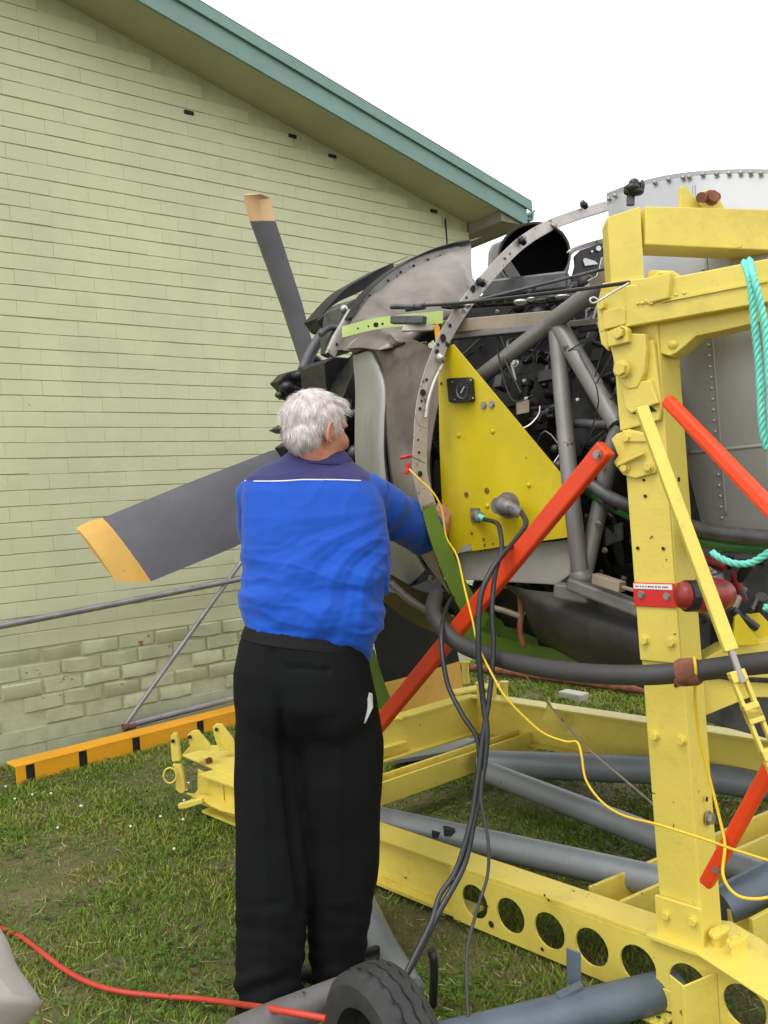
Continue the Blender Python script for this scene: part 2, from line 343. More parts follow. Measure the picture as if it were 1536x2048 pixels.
# pipe frame leaning on the wall
po = W0+wn*.13
pf = empty('pipe_frame', hit(250, 1455, po, wn), 'grey welded pipe frame leaning against the green brick wall', 'frame')
def PWp(x, y): return hit(x, y, po, wn)
pipe('top_pipe', [PWp(-140, 1277), PWp(0, 1252), PWp(240, 1206), PWp(480, 1158), PWp(600, 1134)], .021, M['pipe'], pf, n=12)
pipe('diagonal_pipe', [PWp(500, 1100), PWp(252, 1448)], .015, M['pipe'], pf, k=1, n=12)
pipe('bottom_pipe', [PWp(258, 1450), PWp(470, 1396), PWp(620, 1362)], .022, M['pipe'], pf, k=1, n=12)
pipe('rusty_end', [PWp(246, 1456), PWp(270, 1449)], .027, M['rust'], pf, k=1, n=12)
# rusty rail and debris behind the engine
a_, b_ = G(905, 1330, .05), G(1420, 1398, .05)
pipe('rusty_bar', [a_, b_], .03, M['rust'], None, k=1); tag(bpy.data.objects['rusty_bar'], 'rusty brown bar lying in grass beyond the yellow stand', 'bar')
ob = MB().beam(G(1125, 1388, .02), G(1170, 1396, .02), .1, .06).build('concrete_block', M['tray'], None, bevel=.01); tag(ob, 'small whitish block in grass behind the yellow stand', 'block')

# ================================================================ STAND
N0 = np.array([-.96, 4.05, 0]); sA = nrm([.69, -.73, 0]); sB = nrm([.73, .69, 0]); ZT = .218
def SA(s, o, z): return N0+sA*s+sB*o+ZU*z
def FA(x, y, o=0.): return hit(x, y, N0+sB*o, sB)
def sOf(p): return (np.asarray(p)-N0)@sA
st = empty('engine_stand', SA(2.5, .4, 0), 'heavy yellow painted steel engine stand with red braces under the aircraft engine', 'engine stand')
Y = M['yellow']
# near side beam
b = MB(); SL = 3.7
b.box(SA(SL/2, .05, ZT-.006), sA*SL/2, sB*.055, ZU*.006); b.build('beam_top_flange', Y, st, bevel=.002)
b = MB(); b.box(SA(.83, .05, .036), sA*.83, sB*.052, ZU*.006); b.box(SA(.8, .045, (ZT+.036)/2), sA*.8, sB*.005, ZU*(ZT-.05)/2); b.build('beam_web', Y, st)
hs_ = [sOf(FA(*q)) for q in ((952, 1797), (1017, 1827), (1096, 1852), (1182, 1892), (1274, 1930), (1370, 1968), (1492, 2014))]
zh = np.mean([FA(*q)[2] for q in ((1017, 1827), (1096, 1852), (1182, 1892), (1274, 1930))])
step = (hs_[-1]-hs_[0])/6; hs_ = [hs_[0]+i*step for i in range(10)]
def holed(mb, s0, s1, z0, z1, holes, r, o, th, n=20):
    # plate with round holes, cell by cell
    cuts = [s0]+[(holes[i]+holes[i+1])/2 for i in range(len(holes)-1)]+[s1]
    for i, h in enumerate(holes):
        a, c = cuts[i], cuts[i+1]; P0 = []; P1 = []
        for k in range(n):
            an = 2*math.pi*(k+.5)/n; x, z = math.cos(an), math.sin(an); P0.append((h+r*x, zh+r*z))
            ex = ((c-h) if x > 0 else (h-a))/abs(x) if abs(x) > 1e-6 else 9e9; ez = ((z1-zh) if z > 0 else (zh-z0))/abs(z) if abs(z) > 1e-6 else 9e9
            e = min(ex, ez); P1.append([h+e*x, zh+e*z])
        for cx, cz in ((a, z0), (a, z1), (c, z0), (c, z1)):
            k = min(range(n), key=lambda q: (P1[q][0]-cx)**2+(P1[q][1]-cz)**2); P1[k] = [cx, cz]
        for oo, fl in ((o, False), (o+th, True)):
            vs = [SA(*(p[0], oo, p[1])) for p in P0]+[SA(p[0], oo, p[1]) for p in P1]
            fs = [(k, (k+1) % n, n+(k+1) % n, n+k) for k in range(n)]
            mb.add(vs, [f[::-1] for f in fs] if fl else fs)
        vs = [SA(p[0], o, p[1]) for p in P0]+[SA(p[0], o+th, p[1]) for p in P0]; mb.add(vs, [(k, (k+1) % n, n+(k+1) % n, n+k)[::-1] for k in range(n)])
    for (za, zb) in ((z0, z0), (z1, z1)): mb.add([SA(s0, o, za), SA(s1, o, za), SA(s1, o+th, za), SA(s0, o+th, za)], [(0, 1, 2, 3)])
    mb.add([SA(s0, o, z0), SA(s0, o, z1), SA(s0, o+th, z1), SA(s0, o+th, z0)], [(0, 1, 2, 3)])
b = MB(); holed(b, hs_[0]-.1, SL, .028, ZT-.013, hs_, .056, -.009, .008, 24); b.build('holed_plate', Y, st)
for q, r in (((983, 1848), .011), ((1085, 1898), .006), ((976, 1812), .003), ((812, 1755), .004), ((1090, 1790), .004), ((1098, 1800), .004)):
    h = FA(*q, -.0095 if q[0] > 900 else .038); MB().hexbolt(h, -sB, r, .0006, 14, False).build('bolt_hole', M['dark'], st)
# dents on top flange
# far beam
F0 = np.array([.44, 4.65, 0]); FE = np.array([1.58, 3.5, 0])+nrm([1.14, -1.15, 0])*1.3; fA = nrm(FE-F0); fB = np.array([-fA[1], fA[0], 0]); FZ = .37
b = MB(); b.beam(F0+ZU*(FZ-.006), FE+ZU*(FZ-.006), .10, .012); b.build('far_beam_top_flange', Y, st, bevel=.002)
b = MB(); b.beam(F0+ZU*(FZ-.11), FE+ZU*(FZ-.11), .012, .19); b.beam(F0+ZU*(FZ-.212), FE+ZU*(FZ-.212), .09, .012); b.build('far_beam_web', Y, st)
# left end beam
c0 = F0+ZU*0; c1 = np.array([-.62, 3.80, 0])
b = MB(); b.beam(c0+ZU*(FZ-.008)-fA*.03, onl(c0, c1, .42)+ZU*(FZ-.008), .085, .014); b.beam(onl(c0, c1, .40)+ZU*(ZT+.02), c1+ZU*(ZT+.02), .085, .012)
b.build('end_beam_flange', Y, st, bevel=.002)
b = MB(); b.beam(c0+ZU*(FZ-.10), c1+ZU*(FZ-.10), .012, .17); b.beam(c0+ZU*(FZ-.19), c1+ZU*(FZ-.19), .12, .01); b.build('end_beam_web', Y, st)
# channels between the side beams
def channel(p0, p1, w, h, name='cross_channel'):
    d = nrm(p1-p0); sd_ = nrm(np.cross(d, ZU)); m = MB()
    for sg in (-1, 1): m.beam(p0+sd_*sg*w/2, p1+sd_*sg*w/2, .013, h)
    m.beam(p0-ZU*(h/2-.006), p1-ZU*(h/2-.006), w-.014, .01)
    return m.build(name, Y, st, bevel=.0015)
q0, q1 = hit(777, 1552, ZU*ZT, ZU), hit(1097, 1445, ZU*ZT, ZU)
dch = nrm(q1-q0); channel(q0-dch*.36-ZU*.05, q1+dch*.02-ZU*.05, .085, .10)
q2 = hit(1153.6, 1781, ZU*ZT, ZU); q3 = hit(1536, 1621, ZU*ZT, ZU); q4 = hit(1220, 1808, ZU*ZT, ZU); q5 = hit(1536, 1670, ZU*ZT, ZU)
d3 = nrm((q3-q2)+(q5-q4)); w3 = abs(np.cross(d3, q4-q2)[2]); channel((q2+q4)/2+d3*.05-ZU*.055, (q2+q4)/2+d3*1.05-ZU*.05, w3, .10)
q6 = hit(1457, 1836, ZU*ZT, ZU); q7 = hit(1536, 1785, ZU*ZT, ZU)
channel(q6+d3*.05-ZU*.05, q6+d3*.9-ZU*.04, .07, .09)
# gusset clips at the channel joint
for q in ((1098, 1395, 1085, 1440, 1112, 1440), (1155, 1425, 1130, 1470, 1165, 1475)):
    p_ = [P(q[0], q[1], 4.22), P(q[2], q[3], 4.18), P(q[4], q[5], 4.18)]; MB().prism(p_, nrm([.3, 1, 0])*.01).build('gusset', Y, st)
# little knobs on the far left corner
b = MB(); b.beam(G(905, 1385, .38), G(1000, 1368, .38), .10, .01); b.build('corner_plate', Y, st)
for (x, y, hgt) in ((930, 1330, .08), (960, 1372, .05), (985, 1368, .05), (1008, 1370, .05)):
    p_ = P(x, y, 4.6); b = MB(); b.tube([p_-ZU*.10, p_+ZU*.01], .02, 8); b.tube([p_+ZU*.01, p_+ZU*.02], .028, 8); b.build('stud', Y, st, bevel=.002)
# ---- main post
pa = FA(1357, 1800); pb = FA(1301, 1100); pd = nrm(pb-pa); pd = nrm(pd+ZU*.4)
pbase = pa+pd*(ZT+.0-pa[2])/pd[2]; ptop_z = 2.19
HW = .06
ptop = pbase+pd*(1.93-ZT)
b = MB(); b.box((pbase+ptop)/2+sB*.060, (ptop-pbase)/2, sA*HW, sB*.055)
b.build('post', Y, st, bevel=.004)
def fpl(z0, z1, w=.058, o=-.001, th=.006, sh=0., name='post_plate', m=Y):
    a_ = pbase+pd*(z0-ZT); c_ = pbase+pd*(z1-ZT); b = MB(); b.box((a_+c_)/2+sB*o+sA*sh, (c_-a_)/2, sA*w, sB*th/2); return b.build(name, m, st, bevel=.002)
zpx = lambda y, x=1310: FA(x, y)[2]
fpl(zpx(1322), zpx(945), .059); fpl(ZT+.004, ZT+.115, .066, -.004, .012, name='foot_bracket')
b = MB(); b.box(pbase+sB*.02+ZU*.006+sA*.005, sA*.09, sB*.055, ZU*.006); b.build('foot_plate', Y, st, bevel=.002)
for q, o in (((1290, 1280), -.004), ((1343, 1284), -.004), ((1310, 1471), .004), ((1364, 1480), .004), ((1333, 1829), -.01), ((1387, 1841), -.01)):
    MB().hexbolt(FA(*q, o), -sB, .0115, .011).build('hex_bolt', Y, st, bevel=.001)
for q, r in (((1288, 960), .004), ((1291, 992), .005), ((1276, 1096), .005), ((1327, 1097), .005), ((1302, 1363), .004), ((1352, 1371), .005), ((1325, 1320), .003)):
    MB().hexbolt(FA(*q, -.0045 if q[1] < 1320 else .0045), -sB, r, .0006, 12, False).build('bolt_hole', M['dark'], st)
sideN = sA
def SD(x, y):  # on the post's right-hand side face
    return hit(x, y, pbase+sA*(HW+.001), sA)
for q, r in (((1356, 959), .007), ((1412, 1598), .007)): MB().hexbolt(SD(*q), sA, r, .0008, 12, False).build('bolt_hole', M['dark'], st)
MB().hexbolt(SD(1417, 1636), sA, .015, .012).build('hex_bolt', M['bolt_steel'], st, bevel=.001)
# gusset bracket for the red brace
def plate(pxs, o, th, name='bracket_plate', m=Y, bev=.003, plane=None, n=None):
    n = sB if n is None else n; p0 = (N0+sB*o) if plane is None else plane
    return MB().prism([hit(x, y, p0, n) for x, y in pxs], nrm(n)*th).build(name, m, st, bevel=bev)
plate([(1222, 878), (1232, 868), (1256, 858), (1300, 868), (1316, 930), (1308, 946), (1270, 957), (1246, 950), (1226, 925), (1236, 912)], -.016, .012)
plate([(1244, 860), (1298, 868), (1298, 884), (1250, 884)], -.022, .006)
MB().prism([FA(1236, 925, -.02), FA(1290, 905, -.02), FA(1290, 910, -.02), FA(1236, 935, -.02)], -sB*.012).build('weld_rib', Y, st, bevel=.003)
for q in ((1250, 936), (1297, 934), (1254, 876)): MB().hexbolt(FA(*q, -.018), -sB, .011, .009).build('hex_bolt', Y, st, bevel=.001)
# head casting of the post
plate([(1226, 690), (1306, 680), (1322, 812), (1318, 840), (1240, 862), (1234, 800)], -.014, .014)
plate([(1214, 664), (1290, 668), (1292, 700), (1288, 745), (1274, 775), (1256, 778), (1236, 762), (1222, 700)], -.034, .020)
plate([(1193, 612), (1196, 655), (1202, 688), (1216, 702), (1216, 640), (1212, 606)], -.028, .03)
plate([(1212, 664), (1244, 650), (1256, 658), (1256, 684), (1216, 694)], -.052, .02)
plate([(1204, 566), (1290, 556), (1340, 545), (1336, 596), (1250, 618), (1246, 655), (1200, 664), (1192, 612)], -.030, .034)
plate([(1206, 622), (1244, 612), (1250, 620), (1250, 648), (1206, 660)], -.044, .014)
plate([(1242, 768), (1300, 760), (1316, 806), (1262, 826), (1250, 816)], -.030, .016)
plate([(1264, 828), (1282, 812), (1300, 812), (1312, 822)], -.018, .006, 'dark_slot', M['dark'], 0)
for q, r in (((1240, 667), .014), ((1243, 738), .018), ((1206, 612), .011)): MB().hexbolt(FA(*q, -.05 if q[1] > 650 else -.03), -sB, r, .012).build('hex_bolt', Y, st, bevel=.0015)
b = MB(); b.tube([FA(1247, 722, -.036), FA(1247, 752, -.036)], .005, 6); b.build('split_pin', Y, st)
# top: column head, top beam, arch beam
tb = nrm([.985, .17, 0]); ab = nrm([.84, -.544, 0])
kp = FA(1286, 500, -.02)                     # front vertical corner, under the beam
nt_ = nrm(np.cross(ZU, tb)) ; nt_ = nt_ if nt_[1] > 0 else -nt_
def TB(x, y, o=0.): return hit(x, y, kp+nt_*o, nt_)
na_ = nrm(np.cross(ZU, ab)); na_ = na_ if na_[1] > 0 else -na_
def AB(x, y, o=0.): return hit(x, y, kp+na_*o, na_)
zt0 = TB(1284, 412)[2]; zb0 = TB(1284, 490)[2]; zl = FA(1285, 600)[2]-.02
colv = -sA*.0 - tb*.0
lf = nrm(FA(1218, 500, -.02)-kp); wl = np.linalg.norm(FA(1218, 500, -.02)-kp)
base = [kp, kp+lf*wl, kp+lf*wl+nt_*.10+tb*.03, kp+nt_*.10]
MB().prism([np.array([p[0], p[1], zl]) for p in base], ZU*(zt0-zl)).build('column_head', Y, st, bevel=.003)
for (z0, z1, o, nm) in ((zb0, zt0, .0, 'top_beam'),):
    b = MB(); b.prism([TB(1291, 489), TB(1640, 505), TB(1640, 421), TB(1291, 412)], nt_*.095); b.build(nm, Y, st, bevel=.003)
plate([(1360, 374), (1372, 371), (1418, 432), (1360, 432)], 0, .012, 'lifting_lug', Y, .002, TB(1380, 400, .03), nt_)
plate([(1395, 388), (1412, 380), (1430, 382), (1462, 436), (1390, 434)], 0, .012, 'lifting_lug', Y, .002, TB(1380, 400, .09), nt_)
MB().tube([TB(1402, 395, .0), TB(1432, 394, .10)], .014, 10).build('lug_pin', M['rust'], st, autos=50)
MB().hexbolt(TB(1422, 396, .01), -nt_, .016, .014).build('pin_nut', M['rust'], st)
zA0 = AB(1290, 566)[2]; zA1 = AB(1290, 645)[2]
a_ = kp-ab*.03-ZU*0; LA = .62
def ABz(s, z, o=0.): return np.array([*(kp+ab*s+na_*o)[:2], z])
b = MB(); b.prism([ABz(-.06, zA1-.004, -.006), ABz(LA, zA1, -.006), ABz(LA, zA0, -.006), ABz(-.05, zA0, -.006)], na_*.14); b.build('arch_beam', Y, st, bevel=.003)
b = MB(); b.prism([AB(1330, 598, -.008), AB(1536, 560, -.008), AB(1536, 564, -.008), AB(1330, 604, -.008)], -na_*.004); b.build('weld_seam', Y, st)
pts = [AB(x, y, .03) for x, y in ((1296, 640), (1296, 700), (1340, 712), (1352, 706), (1372, 690), (1392, 672), (1440, 662), (1536, 640), (1600, 628), (1600, 590), (1296, 600))]
MB().prism(pts, na_*.09).build('arch_web', Y, st, bevel=.003)
MB().ball(AB(1350, 690, .05), ab*.022, na_*.03, ZU*.02, 12, 8).build('cast_boss', Y, st, smooth=True)
pts = [AB(x, y, .02) for x, y in ((1294, 545), (1302, 540), (1345, 541), (1380, 563), (1380, 590), (1294, 600))]
MB().prism(pts, na_*.012).build('arch_lug', Y, st, bevel=.002)
MB().tube([AB(1298, 562, .012), AB(1320, 546, .010), AB(1344, 548, .012)], .006, 8).build('lug_rib', Y, st, smooth=True)
for (x, y) in ((1300, 606), (1304, 607), (1310, 603), (1322, 600), (1328, 603), (1337, 596), (1344, 595), (1352, 590), (1368, 586), (1284, 606), (1292, 602), (1275, 607)):
    MB().ball(AB(x, y, -.010), ab*.005, na_*.003, ZU*.004, 7, 5).build('weld_bead', Y, st, smooth=True)
# lug on arch pivot
MB().hexbolt(AB(1333, 556, .018), -na_, .012, .01).build('hex_bolt', Y, st)
# ---- red braces
def bar2(name, a, b, w, d, m, bev=.005, upv=None):
    mm = MB(); mm.beam(a, b, w, d, upv if upv is not None else sB); return mm.build(name, m, st, bevel=bev)
r1a, r1b = FA(1214, 888, -.055), FA(600, 1636, -.055)
r1a = FA(1213, 895, -.05); bar2('red_brace', r1a, FA(608, 1632, -.05), .052, .036, M['red'], .006)
MB().hexbolt(FA(1195, 909, -.07), -sB, .010, .008).build('brace_bolt', M['bolt_steel'], st)
def EX(x, y, D): return P(x, y, D)
bar2('red_brace', P(1334, 800, 2.19), P(1590, 1068, 1.75), .036, .03, M['red'], .01)
MB().hexbolt(P(1356, 824, 2.14), P(0, 0, -1)*0-sB, .009, .006).build('brace_bolt', M['bolt_steel'], st)
bar2('red_brace', P(1560, 1500, 1.92), P(1412, 1768, 2.12), .034, .03, M['red'], .008)
MB().hexbolt(P(1433, 1738, 2.08), -sB, .009, .006).build('brace_bolt', M['bolt_steel'], st)
# ---- slim yellow strut with turnbuckle
d0, d1 = 2.04, 1.86
def ST(f): return P(1283+(1462-1283)*f, 815+(1302-815)*f, d0+(d1-d0)*f)
def bar3(name, a, b, w, d, m): MB().beam(a, b, w, d, -fw).build(name, m, st, bevel=.003)
bar3('tie_strut', ST(0), ST(1), .030, .02, Y)
pipe('threaded_rod', [ST(.98), ST(1.13)], .008, M['bolt_steel'], st, k=1)
bb = MB(); a_, b_ = P(1475, 1352, 1.85), P(1560, 1560, 1.80); dd = nrm(b_-a_); sd_ = nrm(np.cross(dd, fw))
for sg in (-1, 1): bb.beam(a_+sd_*sg*.013, b_+sd_*sg*.013, .008, .018, -fw)
for f in (0, .32, .36, .4, .75, 1): bb.beam(a_+(b_-a_)*(f)-dd*.012, a_+(b_-a_)*f+dd*.012, .034, .026, -fw)
bb.build('turnbuckle', Y, st, bevel=.002)
# right rear yellow arm with triangular lug
RD = 2.35
b = MB(); b.prism([P(x, y, RD) for x, y in ((1405, 1320), (1455, 1292), (1620, 1270), (1620, 1395), (1500, 1395), (1410, 1432), (1398, 1400))], fw*.08); b.build('rear_arm', Y, st, bevel=.003)
b = MB(); b.prism([P(x, y, RD-.03) for x, y in ((1466, 1292), (1470, 1235), (1478, 1228), (1524, 1290))], fw*.012); b.build('rear_lug', M['yellow_panel'], st, bevel=.002)
b = MB(); b.prism([P(x, y, RD+.06) for x, y in ((1474, 1290), (1480, 1230), (1520, 1226), (1560, 1270), (1560, 1292))], fw*.012); b.build('rear_lug', M['yellow_panel'], st, bevel=.002)
b = MB(); b.tube([P(1416, 1350, RD-.01), P(1480, 1358, RD-.01), P(1560, 1362, RD-.01)], .007, 6); b.build('arm_seam', M['dark'], st)
# red plate with label, lamp
fpl(zpx(1213), zpx(1165), .061, -.007, .006, name='red_plate', m=M['red2'])
lb = MB(); c_ = [FA(x, y, -.0105) for x, y in ((1267, 1167), (1344, 1169), (1345, 1180), (1268, 1177))]; lb.prism(c_, -sB*.0008); lo = lb.build('white_label', M['label'], st)
ink = MB(); x = 1270.
while x < 1338:
    w = random.choice((1.2, 2.0, 2.6)); h = random.uniform(2.2, 3.6); y = 1172.3+(x-1268)*.035
    ink.prism([FA(x, y-h/2, -.0118), FA(x+w, y-h/2, -.0118), FA(x+w, y+h/2, -.0118), FA(x, y+h/2, -.0118)], -sB*.0003); x += w+random.choice((.8, 1., 3.))
ink.build('label_print', M['ink'], lo)
for q in ((1283, 1189), (1334, 1193)): MB().hexbolt(FA(*q, -.0105), -sB, .008, .005).build('plate_bolt', M['bolt_steel'], st)
lp = MB(); cyl = [P(1350, 1190, 2.06), P(1356, 1190, 2.06), P(1372, 1191, 2.06), P(1380, 1191, 2.06), P(1400, 1192, 2.08), P(1430, 1190, 2.1), P(1450, 1189, 2.12), P(1456, 1189, 2.12)]
lp.tube(cyl, [.012, .03, .036, .034, .042, .044, .036, .006], 20); lp.build('red_canister', M['darkred'], st, smooth=True)
MB().tube([P(1372, 1192, 2.055), P(1386, 1192, 2.06)], .0385, 20).build('canister_band', M['black'], st)
MB().tube([P(1428, 1150, 2.12), P(1440, 1190, 2.12), P(1450, 1220, 2.12)], .022, 10).build('canister_clamp', M['engine2'], st, smooth=True)
# ---- fittings bottom right
def TOPP(x, y, dz=0.): return hit(x, y, ZU*(ZT+dz), ZU)
b = MB(); b.prism([TOPP(*q, .004) for q in ((1368, 1894), (1352, 1874), (1395, 1838), (1462, 1846), (1520, 1880), (1600, 1940), (1700, 2060), (1560, 2020))], ZU*.0055); b.build('corner_plate', Y, st, bevel=.002)
for q in (((1413, 1862), (1450, 1848), (1463, 1858), (1430, 1876)), ((1448, 1880), (1487, 1862), (1502, 1872), (1462, 1892))):
    b = MB(); top = [TOPP(x, y, .045) for x, y in q]; ce = sum(top)/4; top = [ce+(t-ce)*1.0 for t in top]
    rr = []
    for i in range(4):
        a_, b_ = top[i], top[(i+1) % 4]; rr += [onl(a_, b_, .22), onl(a_, b_, .78)]
    b.prism([p-ZU*.010 for p in rr], ZU*.012); b.prism([ce+(p-ce)*.8-ZU*.048 for p in rr], ZU*.038); b.build('clamp_block', Y, st, bevel=.002)
    for f in (.3, .72):
        MB().hexbolt(ce+(top[1]-top[0])*(f-.5)+ZU*.002, ZU, .006, .004).build('clamp_bolt', Y, st)
# angle clip hanging from the beam
b = MB(); b.prism([FA(x, y, -.012) for x, y in ((1292, 1964), (1354, 1984), (1358, 2026), (1290, 2008))], -sB*.006)
z_ = FA(1290, 2008, -.012)[2]; s0_, s1_ = sOf(FA(1290, 2008)), sOf(FA(1356, 2026))
b.box(SA((s0_+s1_)/2, -.045, z_), sA*(s1_-s0_)/2, sB*.033, ZU*.004); b.build('angle_clip', Y, st, bevel=.002)
for f in (.4, .7): MB().hexbolt(SA(onl(s0_, s1_, f), -.05, z_+.0042), ZU, .006, .0006, 12, False).build('bolt_hole', M['dark'], st)
b = MB(); c_ = FA(1372, 2000, -.05); 
sa0, sa1 = sOf(FA(1368, 1960)), sOf(FA(1402, 1960))
b.prism([SA(sa0+.0, -.075, .165), SA(sa0+.045, -.085, .155), SA(sa0+.045, -.085, -.0+.02), SA(sa0, -.075, .02)], sB*.006)
b.prism([SA(sa0+.045, -.085, .155), SA(sa0+.10, -.012, .18), SA(sa0+.10, -.012, .02), SA(sa0+.045, -.085, .02)], -sA*.006); b.build('angle_leg', Y, st, bevel=.001)
# ---- left end fittings
LD = 4.05
b = MB(); b.prism([TOPP(*q, .0) for q in ((365, 1513), (395, 1495), (520, 1490), (560, 1590), (478, 1562))], ZU*.010); b.build('end_plate', Y, st, bevel=.002)
def PL(pts, D, th, name, m=Y, dv=None):
    MB().prism([P(x, y, D) for x, y in pts], (fw if dv is None else dv)*th).build(name, m, st, bevel=.003)
PL([(341, 1472), (347, 1466), (353, 1470), (357, 1490), (360, 1522), (344, 1524), (341, 1495)], 4.02, .035, 'hinge_lug')
PL([(345, 1528), (361, 1530), (366, 1550), (371, 1582), (362, 1588), (351, 1580), (352, 1555)], 4.02, .03, 'hinge_lug')
PL([(375, 1470), (385, 1462), (396, 1461), (420, 1490), (418, 1502), (400, 1500), (378, 1506), (364, 1510), (380, 1492)], 4.12, .02, 'hook_lug')
PL([(425, 1455), (432, 1448), (444, 1449), (466, 1478), (474, 1500), (440, 1502), (430, 1480)], 4.25, .02, 'hook_lug')
for q in ((346, 1482, 4.015), (380, 1474, 4.115), (433, 1459, 4.245), (366, 1615, 0)):
    if q[2]: MB().hexbolt(P(*q), -fw, .010, .001, 12, False).build('bolt_hole', M['dark'], st)
th = np.linspace(0, 2*math.pi, 25); rc = P(340, 1551, 4.0)
MB().tube([rc+rt*.030*math.cos(a)+up*.036*math.sin(a) for a in th], .0045, 8, cap=False).build('pull_ring', Y, st, smooth=True)
MB().tube([TOPP(402, 1520, .02), TOPP(412, 1524, .02)], .014, 8).build('stud', Y, st); MB().tube([TOPP(412, 1524, .02), TOPP(420, 1520, .02)], .016, 8).build('stud', M['rust'], st)
PL([(395, 1538), (440, 1560), (440, 1625), (380, 1600), (395, 1580)], 4.1, .01, 'end_web')
PL([(438, 1556), (447, 1560), (449, 1628), (440, 1624)], 3.98, .05, 'end_rib')
b = MB(); b.prism([hit(x, y, ZU*.1, ZU) for x, y in ((372, 1588), (470, 1600), (480, 1632), (440, 1622), (404, 1604))], ZU*.008); b.build('end_foot', Y, st, bevel=.002)
b = MB(); b.prism([P(x, y, 3.95) for x, y in ((355, 1610), (385, 1602), (404, 1598), (406, 1606), (372, 1617), (357, 1618))], fw*.03); b.build('foot_tab', Y, st, bevel=.002)
# ================================================================ WHEELED DOLLY of grey tubes
dl = empty('tube_dolly', P(700, 1900, 3.0)*np.array([1, 1, 0]), 'grey blue tubular wheeled dolly lying under the yellow stand', 'dolly')
def gt(pts, r, m='bluegrey', name='chassis_tube', k=1): return pipe(name, pts, r, M[m], dl, k=k, n=18)
gt([P(700, 1618, 3.5), P(765, 1641, 3.35), P(1290, 1757, 2.74), P(1420, 1790, 2.62)], .050)
gt([P(985, 1548, 3.80), P(1330, 1682, 3.03), P(1560, 1765, 2.7)], .048)
gt([P(960, 1526, 4.1), P(1310, 1540, 3.78), P(1620, 1585, 3.5)], .062)
ta_, tb2 = P(870, 2095, 2.05), P(1236, 1993, 2.295); gt([ta_, tb2+(tb2-ta_)*.35-ZU*.02], .052, 'bluetube')
gt([P(715, 1790, 3.0), P(768, 1900, 2.75), P(822, 1990, 2.5)], .050, 'bluegrey'); 
gt([P(470, 2075, 1.98), P(560, 2035, 2.08), P(690, 1985, 2.2)], .042, 'tubegrey', 'tow_arm')
gt([P(1440, 1815, 2.5), P(1600, 1730, 2.6)], .055, 'bluetube')
b = MB(); b.prism([P(x, y, 2.26) for x, y in ((1134, 1898), (1162, 1908), (1163, 1975), (1135, 1968))], fw*.01); b.prism([P(1112, 1990, 2.20), P(1160, 1966, 2.25), P(1168, 1976, 2.25), P(1122, 2004, 2.2)], ZU*.008); b.build('tube_bracket', M['bluetube'], dl, bevel=.001)
for q, D in (((1065, 1568), 3.6), ((898, 1662), 3.13)): MB().box(P(*q, D), rt*.02, fw*.02, ZU*.012).build('clip', M['dark'], dl)
MB().box(P(880, 1668, 3.15), rt*.03, fw*.01, ZU*.01).build('tape_patch', M['dark'], dl)
# soil-dark board inside the frame
ob = MB(); ob.prism([G(x, y, .05) for x, y in ((775, 1530), (790, 1505), (910, 1480), (955, 1484), (900, 1510))], ZU*.02); ob = ob.build('slate_board', M['bluegrey'], None); tag(ob, 'flat grey sheet lying on the ground inside the yellow frame', 'sheet')
# wheel: axis towards camera-left
wh = bpy.data.objects.new('wheel', None); S.collection.objects.link(wh); wh.parent = dl
wc = P(765, 2092, 1.975); wx = nrm([-.80, -.58, .06]); wz = nrm(ZU-wx*(ZU@wx)); wy = np.cross(wz, wx)
wc[2] = .185; wh.location = tuple(wc-parent_loc(dl))
prof = [(-.060, .105), (-.066, .13), (-.066, .155), (-.052, .172), (-.046, .178), (-.034, .1805), (-.033, .176), (-.029, .176), (-.028, .182), (-.006, .184), (-.005, .178), (.0, .178), (.001, .184), (.024, .182), (.025, .176), (.029, .176), (.030, .1805), (.046, .178), (.052, .172), (.066, .155), (.066, .13), (.060, .105)]
tb_ = MB(); NS = 96; vs = []
for i in range(NS):
    a = 2*math.pi*i/NS
    for j, (x, r_) in enumerate(prof):
        rr = r_; xx = x
        if j in (4, 5, 16, 17) and i % 4 == 0: rr -= .007
        if j in (8, 9, 12, 13): xx += .0022*(1 if i % 4 < 2 else -1)
        if j in (5, 8, 13, 16): xx += .0016*(1 if i % 4 < 2 else -1)
        vs.append(wc+wx*xx+rr*(math.cos(a)*wy+math.sin(a)*wz))
nP = len(prof); fs = [(i*nP+j, ((i+1) % NS)*nP+j, ((i+1) % NS)*nP+j+1, i*nP+j+1) for i in range(NS) for j in range(nP-1)]
tb_.add(vs, fs); tb_.build('tyre', M['tyre'], wh, autos=35)
rm = MB(); vs = []; prof = [(.055, .108), (.045, .10), (.01, .09), (.005, .05), (.03, .045), (.035, .02), (.035, .0)]
prof = [(x, r_) for x, r_ in prof]
for i in range(32):
    a = 2*math.pi*i/32
    for x, r_ in prof: vs.append(wc+wx*x+r_*(math.cos(a)*wy+math.sin(a)*wz))
rm.add(vs, [(i*7+j, ((i+1) % 32)*7+j, ((i+1) % 32)*7+j+1, i*7+j+1) for i in range(32) for j in range(6)]); rm.tube([wc-wx*.06, wc+wx*.02], .04, 12); rm.tube([wc-wx*.058, wc-wx*.05], .106, 24); rm.build('rim', M['black'], wh, autos=40)
